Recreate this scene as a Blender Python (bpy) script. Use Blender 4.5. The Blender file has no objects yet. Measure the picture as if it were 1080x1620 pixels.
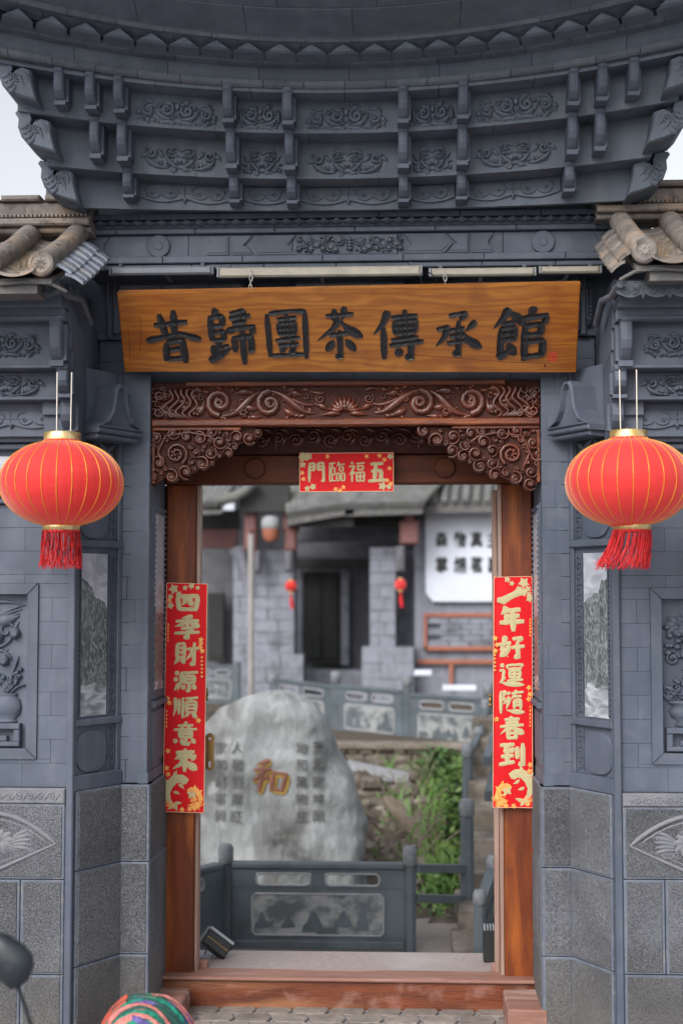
import bpy, math, random
from mathutils import Vector, Matrix
random.seed(7)
S = bpy.context.scene
COL = S.collection
R = math.radians
pi = math.pi

# ---------------------------------------------------------------- camera, light
YAW, PITCH, FPX = R(2.67), R(3.56), 2250.0
CAM = Vector((.337, 0, 2.25))
cd = bpy.data.cameras.new('camera'); cam = bpy.data.objects.new('camera', cd); COL.objects.link(cam)
cam.location = CAM; cam.rotation_euler = (pi/2 + PITCH, 0, YAW)
cd.sensor_fit = 'VERTICAL'; cd.sensor_height = 36; cd.lens = 50; cd.clip_end = 600; cd.clip_start = .1
cd.dof.use_dof = True; cd.dof.focus_distance = 7.5; cd.dof.aperture_fstop = 1.4
S.camera = cam
W = bpy.data.worlds.new('World'); S.world = W; W.use_nodes = True
SUN_EL, SUN_AZ = 38, 207   # azimuth: degrees clockwise from +Y (the sun stands behind the camera, a little to the left)
n = W.node_tree.nodes; l = W.node_tree.links; n.clear()
sky = n.new('ShaderNodeTexSky'); sky.sky_type = 'NISHITA'; sky.sun_disc = False
sky.sun_elevation = R(SUN_EL); sky.sun_rotation = R(SUN_AZ); sky.air_density = 1.0; sky.dust_density = 4.0; sky.ozone_density = 1.0
hs = n.new('ShaderNodeHueSaturation'); hs.inputs['Saturation'].default_value = .22
bg = n.new('ShaderNodeBackground'); bg.inputs['Strength'].default_value = .15
wo = n.new('ShaderNodeOutputWorld')
l.new(sky.outputs[0], hs.inputs['Color']); l.new(hs.outputs[0], bg.inputs[0]); l.new(bg.outputs[0], wo.inputs[0])
sl = bpy.data.lights.new('sun', 'SUN'); sun = bpy.data.objects.new('sun', sl); COL.objects.link(sun)
sl.energy = .85; sl.angle = R(28); sl.color = (1, .96, .9)
az = R(SUN_AZ); el = R(SUN_EL)
sd = Vector((math.sin(az)*math.cos(el), math.cos(az)*math.cos(el), math.sin(el)))
sun.rotation_euler = sd.to_track_quat('Z', 'Y').to_euler(); sun.location = (0, 0, 30)
S.view_settings.view_transform = 'Standard'; S.view_settings.look = 'None'
S.view_settings.exposure = .74; S.view_settings.gamma = 1; S.view_settings.use_curve_mapping = False
S.render.engine = 'CYCLES'; S.cycles.max_bounces = 6; S.cycles.use_denoising = True

# point seen at a pixel of the photograph (1080 x 1620) on the plane at depth Y
_R = Vector((math.cos(YAW), math.sin(YAW), 0))
_F = Vector((-math.sin(YAW)*math.cos(PITCH), math.cos(YAW)*math.cos(PITCH), math.sin(PITCH)))
_U = _R.cross(_F)
def P(px, py, Y):
    d = _F + _R*((px-540)/FPX) + _U*((810-py)/FPX)
    return CAM + d*(Y/d.y)
def zp(py, Y, px=540): return P(px, py, Y).z
def xp(px, Y, py=900): return P(px, py, Y).x

# ---------------------------------------------------------------- materials
def vary(N, L, out, k):
    oi = N.new('ShaderNodeObjectInfo'); r_ = N.new('ShaderNodeMapRange'); r_.inputs[3].default_value = 1-k; r_.inputs[4].default_value = 1+k
    L.new(oi.outputs['Random'], r_.inputs[0]); q_ = N.new('ShaderNodeMix'); q_.data_type = 'RGBA'; q_.blend_type = 'MULTIPLY'; q_.inputs[0].default_value = 1
    L.new(out, q_.inputs[6]); L.new(r_.outputs[0], q_.inputs[7]); return q_.outputs[2]
def mat(name, c1, c2=None, rough=.6, scale=6, detail=5, bump=0, bscale=40, metal=0, spec=.5, stretch=None, contrast=(.35, .65),
        fleck=None, fleck_scale=60, fleck_amt=.3, wave=None, coat=0, sheen=0, c3=None, s3=1.2, bdist=.01, rnd=0, streak=0):
    m = bpy.data.materials.new(name); m.use_nodes = True
    t = m.node_tree; N = t.nodes; L = t.links; b = N['Principled BSDF']
    b.inputs['Roughness'].default_value = rough; b.inputs['Metallic'].default_value = metal
    b.inputs['Specular IOR Level'].default_value = spec
    if coat: b.inputs['Coat Weight'].default_value = coat; b.inputs['Coat Roughness'].default_value = .25
    if sheen: b.inputs['Sheen Weight'].default_value = sheen; b.inputs['Sheen Roughness'].default_value = .4
    g = N.new('ShaderNodeNewGeometry'); src = g.outputs['Position']
    if stretch:
        mp = N.new('ShaderNodeMapping'); mp.inputs['Scale'].default_value = stretch; L.new(src, mp.inputs[0]); src = mp.outputs[0]
    c2 = c2 or tuple(x*.8 for x in c1)
    no = N.new('ShaderNodeTexNoise'); no.inputs['Scale'].default_value = scale; no.inputs['Detail'].default_value = detail
    no.inputs['Roughness'].default_value = .6
    L.new(src, no.inputs['Vector'])
    cr = N.new('ShaderNodeValToRGB'); cr.color_ramp.elements[0].position, cr.color_ramp.elements[1].position = contrast
    cr.color_ramp.elements[0].color = (*c1, 1); cr.color_ramp.elements[1].color = (*c2, 1)
    L.new(no.outputs['Fac'], cr.inputs[0]); out = cr.outputs[0]
    def mix(a, col, fac, mode='MIX'):
        mx = N.new('ShaderNodeMix'); mx.data_type = 'RGBA'; mx.blend_type = mode
        L.new(fac, mx.inputs[0]); L.new(a, mx.inputs[6]); mx.inputs[7].default_value = (*col, 1); return mx.outputs[2]
    if c3:
        n3 = N.new('ShaderNodeTexNoise'); n3.inputs['Scale'].default_value = s3; n3.inputs['Detail'].default_value = 6
        L.new(src, n3.inputs['Vector'])
        r3 = N.new('ShaderNodeMapRange'); r3.inputs[1].default_value = .5; r3.inputs[2].default_value = .68
        L.new(n3.outputs['Fac'], r3.inputs[0]); out = mix(out, c3, r3.outputs[0])
    if fleck:
        n4 = N.new('ShaderNodeTexNoise'); n4.inputs['Scale'].default_value = fleck_scale; n4.inputs['Detail'].default_value = 3
        L.new(g.outputs['Position'], n4.inputs['Vector'])
        r4 = N.new('ShaderNodeMapRange'); r4.inputs[1].default_value = .55; r4.inputs[2].default_value = .7; r4.inputs[4].default_value = fleck_amt
        L.new(n4.outputs['Fac'], r4.inputs[0]); out = mix(out, fleck, r4.outputs[0])
    if streak:
        ms = N.new('ShaderNodeMapping'); ms.inputs['Scale'].default_value = (9, 9, .8); L.new(g.outputs['Position'], ms.inputs[0])
        ns = N.new('ShaderNodeTexNoise'); ns.inputs['Scale'].default_value = 1.6; ns.inputs['Detail'].default_value = 7; L.new(ms.outputs[0], ns.inputs['Vector'])
        rs_ = N.new('ShaderNodeMapRange'); rs_.inputs[1].default_value = .3; rs_.inputs[2].default_value = .7; rs_.inputs[3].default_value = 1-streak; rs_.inputs[4].default_value = 1+streak
        L.new(ns.outputs['Fac'], rs_.inputs[0]); q_ = N.new('ShaderNodeMix'); q_.data_type = 'RGBA'; q_.blend_type = 'MULTIPLY'; q_.inputs[0].default_value = 1; L.new(out, q_.inputs[6]); L.new(rs_.outputs[0], q_.inputs[7]); out = q_.outputs[2]
    if rnd: out = vary(N, L, out, rnd)
    h = None
    if wave:
        wv = N.new('ShaderNodeTexWave'); wv.inputs['Scale'].default_value = wave[0]; wv.inputs['Distortion'].default_value = wave[1]
        wv.inputs['Detail'].default_value = 3; wv.inputs['Detail Scale'].default_value = wave[2]; wv.bands_direction = wave[3]
        L.new(src, wv.inputs['Vector']); out = mix(out, wave[4], _sc(N, L, wv.outputs['Fac'], wave[5])); h = wv.outputs['Fac']
    L.new(out, b.inputs['Base Color'])
    if bump:
        nb = N.new('ShaderNodeTexNoise'); nb.inputs['Scale'].default_value = bscale; nb.inputs['Detail'].default_value = 4
        L.new(src, nb.inputs['Vector'])
        bp = N.new('ShaderNodeBump'); bp.inputs['Strength'].default_value = bump; bp.inputs['Distance'].default_value = bdist
        L.new(nb.outputs['Fac'], bp.inputs['Height']); L.new(bp.outputs[0], b.inputs['Normal'])
    return m
def _sc(N, L, s, k):
    q = N.new('ShaderNodeMath'); q.operation = 'MULTIPLY'; q.inputs[1].default_value = k; L.new(s, q.inputs[0]); return q.outputs[0]

GP = mat('grey_paint', (.068, .082, .113), (.092, .108, .145), rough=.62, spec=.35, scale=3.2, bump=.25, bscale=70, bdist=.004, fleck=(.125, .14, .17), fleck_scale=9, fleck_amt=.3, c3=(.058, .074, .104), s3=1.7, rnd=0.06, streak=0.1)
GP2 = mat('grey_paint_eaves', (.074, .091, .121), (.098, .118, .152), rough=.65, spec=.35, scale=5, bump=.3, bscale=60, bdist=.004, fleck=(.13, .13, .13), fleck_scale=14, fleck_amt=.35, c3=(.082, .10, .122), s3=2.3, rnd=0.06, streak=0.12)
GPD = mat('grey_brick_rough', (.064, .078, .100), (.092, .104, .126), rough=.8, scale=12, bump=.8, bscale=45, fleck=(.12, .11, .1), fleck_scale=20, rnd=0.15, streak=0.1)
GMARG = mat('dressed_margin', (.085, .10, .135), (.115, .132, .17), rough=.65, scale=8, bump=.3, bscale=80, bdist=.004, fleck=(.28, .24, .2), fleck_scale=25, fleck_amt=.4, rnd=0.08, streak=0.1)
GCAR = mat('carved_grey_stone', (.12, .125, .145), (.17, .172, .19), rough=.7, scale=10, bump=.4, bscale=60)
WJ = mat('red_brown_wood', (.165, .036, .010), (.092, .019, .006), rough=.42, scale=5, detail=8, stretch=(3.5, 3.5, .5), bump=.2, bscale=30, coat=.12, spec=.3, c3=(.33, .09, .014), s3=2.2, fleck=(.05, .014, .008), fleck_scale=5, fleck_amt=.6)
WJH = mat('red_brown_wood_level', (.175, .042, .013), (.09, .022, .009), rough=.4, scale=5, detail=8, stretch=(.6, 4, 4), bump=.25, bscale=30, coat=.2, c3=(.25, .10, .045), s3=2.2, fleck=(.34, .2, .17), fleck_scale=9, fleck_amt=.35)
WJF = mat('orange_brown_fillet', (.13, .028, .009), (.07, .016, .008), rough=.4, scale=6, detail=8, stretch=(.8, 4, 4), bump=.3, spec=.4, c3=(.30, .08, .02), s3=3)
WWORN = mat('worn_pink_wood', (.27, .14, .11), (.20, .09, .065), rough=.7, scale=6, detail=8, stretch=(.6, 3, 3), bump=.3, c3=(.42, .30, .26), s3=3)
WDK = mat('dark_lintel_wood', (.105, .026, .008), (.060, .014, .006), rough=.55, spec=.25, scale=5, detail=8, stretch=(.6, 4, 4), bump=.2)
WCV = mat('carved_wood', (.082, .020, .011), (.056, .014, .009), rough=.36, scale=14, bump=.45, bscale=60, coat=.25, c3=(.13, .030, .013), s3=4, bdist=.004)
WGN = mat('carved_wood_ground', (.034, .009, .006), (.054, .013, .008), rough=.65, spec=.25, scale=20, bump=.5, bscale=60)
WED = mat('bleached_door_edge', (.30, .20, .16), (.22, .13, .10), rough=.7, scale=5, stretch=(8, 8, .6), c3=(.38, .28, .24))
WB = mat('orange_varnished_board', (.36, .135, .015), (.27, .088, .009), rough=.33, scale=2.6, detail=7, stretch=(.55, 3, 4.2), bump=.12, bscale=20, coat=.35, c3=(.38, .15, .022), s3=1.6, wave=(2.0, 14, 1.6, 'Z', (.17, .042, .006), .55), fleck=(.13, .035, .008), fleck_scale=5, fleck_amt=.45)
INK = mat('black_carved_lettering', (.006, .007, .009), (.011, .012, .016), rough=.42, scale=30, bump=.4)
REDP = mat('red_paper', (.60, .003, .008), (.52, .002, .006), rough=.6, scale=2, spec=.25, bump=.6, bscale=9, bdist=.006)
def translucent(m, k, col):
    t = m.node_tree; N = t.nodes; L = t.links; o = [n_ for n_ in N if n_.type == 'OUTPUT_MATERIAL'][0]; b = N['Principled BSDF']
    tr_ = N.new('ShaderNodeBsdfTranslucent'); tr_.inputs[0].default_value = (*col, 1); mx_ = N.new('ShaderNodeMixShader'); mx_.inputs[0].default_value = k
    L.new(b.outputs[0], mx_.inputs[1]); L.new(tr_.outputs[0], mx_.inputs[2]); L.new(mx_.outputs[0], o.inputs['Surface'])
GOLDP = mat('gold_print', (.50, .43, .24), (.40, .35, .19), rough=.6, scale=180, spec=.3)
GOLDO = mat('orange_gold_print', (.70, .20, .03), (.75, .42, .10), rough=.45, scale=60)
GEDGE = mat('pale_gold_border', (.66, .42, .26), (.58, .32, .2), rough=.5)
LRED = mat('lantern_red_cloth', (.78, .065, .060), (.72, .050, .048), rough=.7, scale=7, spec=.2, sheen=.7, bump=.5, bscale=22, bdist=.004, stretch=(1, 1, 3.2), c3=(.74, .07, .065), s3=1.5)
translucent(LRED, .38, (.95, .10, .09))
LGOLD = mat('brass_foil', (.62, .40, .10), (.75, .62, .38), rough=.32, metal=.75, scale=28, bump=.3, bscale=60, bdist=.003)
RIBG = mat('gold_rib', (.85, .42, .05), (.80, .36, .04), rough=.35, metal=.35)
TRED = mat('tassel_red', (.62, .008, .012), (.50, .006, .01), rough=.55, scale=60)
RODM = mat('bright_wire', (.72, .66, .58), (.6, .55, .5), rough=.3, metal=.7)
CHAIN = mat('chain_steel', (.40, .39, .36), (.3, .29, .27), rough=.35, metal=.8)
TUBEW = mat('cream_light_batten', (.36, .33, .27), (.27, .25, .215), rough=.5, scale=10)
TUBEG = mat('dusty_grey_batten', (.14, .155, .19), (.18, .19, .22), rough=.5, scale=10)
CABLE = mat('black_cable', (.02, .02, .022), rough=.5)
BLKM = mat('black_metal', (.014, .015, .016), (.022, .023, .024), rough=.45, metal=.2)
SINK = mat('heat_sink_grey', (.33, .35, .38), (.25, .26, .29), rough=.45, metal=.5)
TILE = mat('weathered_tan_tile', (.23, .20, .18), (.13, .118, .112), rough=.8, scale=9, detail=8, bump=.6, bscale=50, c3=(.27, .20, .15), s3=5, fleck=(.06, .055, .05), fleck_scale=22, fleck_amt=.75, rnd=0.18, streak=0)
TILEB = mat('blue_grey_tile', (.20, .235, .30), (.15, .17, .21), rough=.6, scale=9, bump=.4, c3=(.27, .25, .24), s3=6, rnd=0.2, streak=0)
TILED = mat('dark_worn_tile', (.13, .125, .12), (.08, .08, .085), rough=.8, scale=14, bump=.5)
GRASSD = mat('dry_grass', (.30, .22, .12), (.20, .14, .08), rough=.9, scale=30)
PLAS = mat('white_plaster', (.60, .64, .74), (.56, .60, .70), rough=.8, scale=3)
RAIL = mat('dark_slate_paint', (.060, .078, .090), (.085, .105, .122), rough=.5, scale=7, c3=(.10, .125, .15), s3=2, bump=.2)
RAILW = mat('weathered_light_grey', (.30, .31, .33), (.22, .23, .25), rough=.75, scale=22)
POSTG = mat('mottled_cap_stone', (.20, .21, .23), (.12, .13, .15), rough=.75, scale=35)
BRKG = mat('pale_grey_brick', (.165, .175, .215), (.25, .265, .32), rough=.8, scale=3, c3=(.12, .127, .15), s3=3, rnd=0.07, streak=0.1)
BRKD = mat('dim_grey_render', (.085, .09, .105), (.125, .13, .15), rough=.85, scale=4)
BRKR = mat('red_brick_band', (.34, .12, .07), (.28, .10, .065), rough=.8, scale=8)
DARK = mat('shade_and_door_black', (.010, .012, .012), (.018, .02, .02), rough=.7)  # near-black for painted shade in hollows and under eaves, also for doors
BEAMR = mat('faded_red_beam', (.17, .07, .065), (.12, .055, .055), rough=.7, scale=6)
FROOF = mat('pale_worn_roof_tile', (.15, .153, .155), (.08, .083, .085), rough=.85, scale=4, bump=.4, c3=(.12, .13, .11), s3=1.8)
ROCK = mat('pale_boulder', (.17, .185, .19), (.33, .35, .36), rough=.8, scale=1.5, detail=9, bump=.7, bscale=7, bdist=.05, c3=(.075, .075, .072), s3=.95, contrast=(.36, .64), fleck=(.44, .46, .48), fleck_scale=4, fleck_amt=.45, streak=.14, stretch=(1.5, 1.5, .8))
RKIN = mat('faded_black_inscription', (.085, .09, .095), (.15, .15, .15), rough=.8, scale=12)
RKRED = mat('faded_red_inscription', (.20, .08, .05), (.16, .07, .05), rough=.7, scale=12)
RKYEL = mat('yellow_inscription_edge', (.50, .33, .06), (.42, .27, .06), rough=.7)
STN = mat('rubble_stone', (.165, .142, .115), (.085, .072, .058), rough=.9, scale=5, detail=8, bump=.7, bscale=20, c3=(.23, .20, .17), s3=4, rnd=0.3, streak=0)
EARTH = mat('damp_earth', (.085, .062, .042), (.05, .04, .03), rough=.95, scale=6, bump=.8, bscale=14)
EARTH2 = mat('stony_brown_earth', (.085, .066, .048), (.042, .032, .024), rough=.95, scale=5, detail=10, bump=1, bscale=12, bdist=.04, c3=(.15, .13, .11), s3=4)
GRS = mat('light_green_grass', (.12, .21, .045), (.07, .15, .03), rough=.6, scale=2.2, rnd=.1)
WOODD = mat('old_grey_plank', (.20, .16, .125), (.12, .09, .07), rough=.9, scale=6)
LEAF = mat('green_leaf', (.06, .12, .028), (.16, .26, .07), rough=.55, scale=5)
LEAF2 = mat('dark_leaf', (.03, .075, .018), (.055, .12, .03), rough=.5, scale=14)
FLOOR = mat('courtyard_slabs', (.27, .24, .22), (.20, .18, .165), rough=.8, scale=3, bump=.3)
GRNF = mat('doorstep_granite', (.33, .275, .265), (.26, .21, .20), rough=.65, scale=30, bump=.2, c3=(.34, .31, .30), s3=2)
PAVE = mat('worn_paver', (.26, .225, .20), (.17, .15, .135), rough=.8, scale=12, bump=.4, bscale=40, c3=(.14, .12, .11), s3=5, rnd=0.15, streak=0)
PALEP = mat('pale_pole_paint', (.30, .28, .275), (.24, .225, .22), rough=.6)
BRASS = mat('aged_brass', (.30, .19, .07), (.22, .14, .055), rough=.4, metal=.8)
MIRB = mat('black_plastic', (.010, .015, .020), (.016, .022, .028), rough=.5)
MIRG = mat('mirror_blue_glass', (.016, .026, .036), (.012, .020, .028), rough=.3, metal=.0)
CLG = mat('green_cloth', (.03, .25, .17), (.012, .11, .08), rough=.9, spec=.1, scale=45, bump=.8, bscale=60)
CLP = mat('purple_cloth', (.17, .13, .36), (.07, .06, .18), rough=.9, spec=.1, scale=45, bump=.8, bscale=60)
CLK = mat('pink_cloth', (.60, .22, .19), (.38, .12, .12), rough=.9, spec=.1, scale=45, bump=.8, bscale=60)
CLR = mat('orange_red_cloth', (.40, .06, .03), (.25, .04, .03), rough=.7)
CLD = mat('dark_green_trim', (.008, .06, .045), rough=.7)
PAINTED = {}

def chisel(name, axis):
    m = bpy.data.materials.new(name); m.use_nodes = True
    N = m.node_tree.nodes; L = m.node_tree.links; b = N['Principled BSDF']; b.inputs['Roughness'].default_value = .8
    g = N.new('ShaderNodeNewGeometry')
    mp = N.new('ShaderNodeMapping'); mp.inputs['Rotation'].default_value = axis; L.new(g.outputs['Position'], mp.inputs[0])
    wv = N.new('ShaderNodeTexWave'); wv.bands_direction = 'X'; wv.inputs['Scale'].default_value = 38; wv.inputs['Distortion'].default_value = 7
    wv.inputs['Detail'].default_value = 3; wv.inputs['Detail Scale'].default_value = 5
    L.new(mp.outputs[0], wv.inputs['Vector'])
    v = N.new('ShaderNodeTexNoise'); v.inputs['Scale'].default_value = 125; v.inputs['Detail'].default_value = 4; L.new(g.outputs['Position'], v.inputs['Vector'])
    ad = N.new('ShaderNodeMath'); ad.operation = 'MULTIPLY_ADD'; ad.inputs[1].default_value = .35
    L.new(wv.outputs['Fac'], ad.inputs[0]); L.new(v.outputs['Fac'], ad.inputs[2])
    cr = N.new('ShaderNodeValToRGB'); cr.color_ramp.elements[0].position = .42; cr.color_ramp.elements[1].position = .98
    cr.color_ramp.elements[0].color = (.024, .027, .034, 1); cr.color_ramp.elements[1].color = (.195, .202, .225, 1)
    L.new(ad.outputs[0], cr.inputs[0])
    big = N.new('ShaderNodeTexNoise'); big.inputs['Scale'].default_value = 2.4; big.inputs['Detail'].default_value = 6; L.new(g.outputs['Position'], big.inputs['Vector'])
    rb = N.new('ShaderNodeMapRange'); rb.inputs[1].default_value = .35; rb.inputs[2].default_value = .7; rb.inputs[3].default_value = .72; rb.inputs[4].default_value = 1.25
    L.new(big.outputs['Fac'], rb.inputs[0])
    mx = N.new('ShaderNodeMix'); mx.data_type = 'RGBA'; mx.blend_type = 'MULTIPLY'; mx.inputs[0].default_value = 1
    L.new(cr.outputs[0], mx.inputs[6]); L.new(rb.outputs[0], mx.inputs[7])
    sp = N.new('ShaderNodeTexNoise'); sp.inputs['Scale'].default_value = 48; sp.inputs['Detail'].default_value = 3; L.new(g.outputs['Position'], sp.inputs['Vector'])
    rs = N.new('ShaderNodeMapRange'); rs.inputs[1].default_value = .66; rs.inputs[2].default_value = .74; rs.inputs[4].default_value = .55; L.new(sp.outputs['Fac'], rs.inputs[0])
    m2 = N.new('ShaderNodeMix'); m2.data_type = 'RGBA'; m2.inputs[7].default_value = (.33, .27, .20, 1)
    L.new(rs.outputs[0], m2.inputs[0]); L.new(mx.outputs[2], m2.inputs[6]); 
    sz = N.new('ShaderNodeSeparateXYZ'); L.new(g.outputs['Position'], sz.inputs[0]); dz = N.new('ShaderNodeMapRange'); dz.inputs[1].default_value = .55; dz.inputs[2].default_value = .0; dz.inputs[3].default_value = 0; dz.inputs[4].default_value = .9
    L.new(sz.outputs['Z'], dz.inputs[0]); dm = N.new('ShaderNodeMath'); dm.operation = 'MULTIPLY'; L.new(dz.outputs[0], dm.inputs[0]); L.new(big.outputs['Fac'], dm.inputs[1])
    m3 = N.new('ShaderNodeMix'); m3.data_type = 'RGBA'; m3.inputs[7].default_value = (.15, .125, .10, 1); L.new(dm.outputs[0], m3.inputs[0]); L.new(m2.outputs[2], m3.inputs[6])
    L.new(vary(N, L, m3.outputs[2], .16), b.inputs['Base Color'])
    bp = N.new('ShaderNodeBump'); bp.inputs['Strength'].default_value = 1; bp.inputs['Distance'].default_value = .006
    L.new(ad.outputs[0], bp.inputs['Height']); L.new(bp.outputs[0], b.inputs['Normal'])
    return m
CHIS = chisel('chiselled_granite', (0, R(35), 0))

def landscape(name, z0, z1, sx, seed, e0=.8):
    """a marble picture: pale sky, dark mountain with white waterfalls, clouds at the foot (flat print)"""
    m = bpy.data.materials.new(name); m.use_nodes = True
    N = m.node_tree.nodes; L = m.node_tree.links; b = N['Principled BSDF']; b.inputs['Roughness'].default_value = .35
    g = N.new('ShaderNodeNewGeometry'); sp = N.new('ShaderNodeSeparateXYZ'); L.new(g.outputs['Position'], sp.inputs[0])
    def mth(op, a, c=None, d=None):
        q = N.new('ShaderNodeMath'); q.operation = op
        for i, s in enumerate((a, c, d)):
            if s is None: continue
            if isinstance(s, (int, float)): q.inputs[i].default_value = s
            else: L.new(s, q.inputs[i])
        return q.outputs[0]
    def noi(scale, stretch, dist=0):
        mp = N.new('ShaderNodeMapping'); mp.inputs['Scale'].default_value = stretch; mp.inputs['Location'].default_value = (seed, seed*2, seed)
        L.new(g.outputs['Position'], mp.inputs[0])
        q = N.new('ShaderNodeTexNoise'); q.inputs['Scale'].default_value = scale; q.inputs['Detail'].default_value = 8; q.inputs['Distortion'].default_value = dist
        L.new(mp.outputs[0], q.inputs['Vector']); return q.outputs['Fac']
    def ramp(f, *st):
        q = N.new('ShaderNodeValToRGB'); e = q.color_ramp.elements
        while len(e) < len(st): e.new(.5)
        for i, (p, c) in enumerate(st): e[i].position = p; e[i].color = (*c, 1)
        L.new(f, q.inputs[0]); return q.outputs[0]
    t = mth('DIVIDE', mth('SUBTRACT', sp.outputs['Z'], z0), z1-z0)
    skyc = ramp(noi(5, (1, 1, 2), 1.5), (.35, (.25, .27, .32)), (.65, (.44, .455, .52)))
    mt = ramp(noi(15, (1.7, 1.7, .75), 3.0), (.34, (.05, .065, .07)), (.47, (.085, .105, .11)), (.55, (.14, .165, .17)), (.605, (.27, .30, .315)), (.68, (.10, .12, .125)))
    cl = ramp(noi(8, (1, 1, 2.6), .9), (.36, (.11, .13, .14)), (.50, (.26, .28, .31)), (.64, (.43, .45, .49)))
    ax = mth('ABSOLUTE', sp.outputs['X'])
    edge = mth('SUBTRACT', mth('ADD', t, mth('MULTIPLY', noi(9, (1, 1, 1)), .24)), mth('MULTIPLY', ax, sx))
    f1 = mth('LESS_THAN', edge, e0)
    lo = mth('LESS_THAN', mth('ADD', t, mth('MULTIPLY', noi(6, (1, 1, 2)), .35)), .36)
    def mix(f, a, c):
        q = N.new('ShaderNodeMix'); q.data_type = 'RGBA'; L.new(f, q.inputs[0]); L.new(a, q.inputs[6]); L.new(c, q.inputs[7]); return q.outputs[2]
    L.new(mix(lo, mix(f1, skyc, mt), cl), b.inputs['Base Color'])
    return m

# ---------------------------------------------------------------- mesh helpers
class MB:
    def __init__(s): s.v = []; s.f = []; s.sm = []
    def add(s, vs, fs, smooth=False):
        k = len(s.v); s.v += [tuple(v) for v in vs]; s.f += [tuple(i+k for i in f) for f in fs]; s.sm += [smooth]*len(fs); return s
    def box(s, x0, x1, y0, y1, z0, z1, M=None):
        vs = [Vector((x, y, z)) for z in (z0, z1) for y in (y0, y1) for x in (x0, x1)]
        if M: vs = [M @ v for v in vs]
        return s.add(vs, [(0, 2, 3, 1), (4, 5, 7, 6), (0, 1, 5, 4), (2, 6, 7, 3), (0, 4, 6, 2), (1, 3, 7, 5)])
    def blk(s, M, u0, u1, v0, v1, w0, w1, c=.004):
        """chamfered block: u across, v up, w out of the wall"""
        c = min(c, (u1-u0)*.45, (v1-v0)*.45, (w1-w0)*.9)
        q = []
        for (a, w) in ((0, w0), (0, w1-c), (c, w1)):
            q += [M @ Vector((u0+a, v0+a, w)), M @ Vector((u1-a, v0+a, w)), M @ Vector((u1-a, v1-a, w)), M @ Vector((u0+a, v1-a, w))]
        fs = [(3, 2, 1, 0), (8, 9, 10, 11)]
        for r in (0, 4):
            for i in range(4): j = (i+1) % 4; fs.append((r+i, r+j, r+4+j, r+4+i))
        return s.add(q, fs)
    def loft(s, rings, closed=True, cap=True, smooth=True):
        n = len(rings[0]); vs = [p for r in rings for p in r]; fs = []
        for i in range(len(rings)-1):
            for j in range(n if closed else n-1):
                k = (j+1) % n; fs.append((i*n+j, i*n+k, (i+1)*n+k, (i+1)*n+j))
        s.add(vs, fs, smooth)
        if cap and closed:
            s.add(rings[0], [tuple(range(n-1, -1, -1))]); s.add(rings[-1], [tuple(range(n))])
        return s
    def tube(s, pts, r, n=6, M=None):
        pts = [Vector(p) for p in pts]; rings = []
        for i, p in enumerate(pts):
            d = (pts[min(i+1, len(pts)-1)] - pts[max(i-1, 0)])
            d = d.normalized() if d.length > 1e-9 else Vector((0, 0, 1))
            a = d.cross(Vector((0, 0, 1)));
            if a.length < .05: a = d.cross(Vector((0, 1, 0)))
            a.normalize(); b = d.cross(a); rr = r[i] if isinstance(r, (list, tuple)) else r
            rings.append([p + a*math.cos(t)*rr + b*math.sin(t)*rr for t in [2*pi*k/n for k in range(n)]])
        if M: rings = [[M @ q for q in rg] for rg in rings]
        return s.loft(rings)
    def lathe(s, prof, n=24, M=None, smooth=True, cap=True):
        rings = [[Vector((r*math.cos(2*pi*k/n), r*math.sin(2*pi*k/n), z)) for k in range(n)] for r, z in prof]
        if M: rings = [[M @ q for q in rg] for rg in rings]
        return s.loft(rings, smooth=smooth, cap=cap)
    def ribbon(s, pts, ws, h=.01, w0=0, M=None, trough=False):
        """relief band along 2D points (u, v) with half widths ws, height h above w0"""
        m = len(pts); L = []; 
        if not isinstance(ws, (list, tuple)): ws = [ws*.4] + [ws]*(m-2) + [ws*.4] if m > 2 else [ws, ws]
        prof = ((-1, 0), (-.75, .62), (0, 1), (.75, .62), (1, 0)) if not trough else ((-1, 0), (-.97, 1), (0, .12), (.97, 1), (1, 0))
        for i in range(m):
            a = pts[max(i-1, 0)]; b = pts[min(i+1, m-1)]; dx, dy = b[0]-a[0], b[1]-a[1]; q = math.hypot(dx, dy) or 1
            nx, ny = -dy/q, dx/q; w = ws[i]; hh = h*min(1, max(.3, w/(max(ws) or 1)))
            L.append([Vector((pts[i][0]+nx*w*c, pts[i][1]+ny*w*c, w0+hh*e)) for c, e in prof])
        if M: L = [[M @ p for p in r] for r in L]
        n0 = len(s.v); s.loft(L, closed=False, smooth=not trough)
        s.add(L[0], [(0, 1, 2, 3, 4)]); s.add(L[-1], [(4, 3, 2, 1, 0)]); return s
    def prism(s, poly, w0, w1, M=None, c=0):
        """polygon (u, v) counter-clockwise, from w0 to w1, chamfer c shrinks the face about its centre"""
        n = len(poly); cx = sum(p[0] for p in poly)/n; cy = sum(p[1] for p in poly)/n
        A = [Vector((x, y, w0)) for x, y in poly]; B = [Vector((x, y, w1-c)) for x, y in poly]
        rings = [A, B]
        if c:
            sz = max(max(abs(x-cx), abs(y-cy)) for x, y in poly); k = 1-c/sz
            rings.append([Vector((cx+(x-cx)*k, cy+(y-cy)*k, w1)) for x, y in poly])
        if M: rings = [[M @ q for q in r] for r in rings]
        return s.loft(rings, smooth=False)
    def disc(s, cu, cv, r, w0, w1, M=None, n=28, c=.004):
        return s.prism([(cu+r*math.cos(2*pi*k/n), cv+r*math.sin(2*pi*k/n)) for k in range(n)], w0, w1, M, c)
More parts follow.
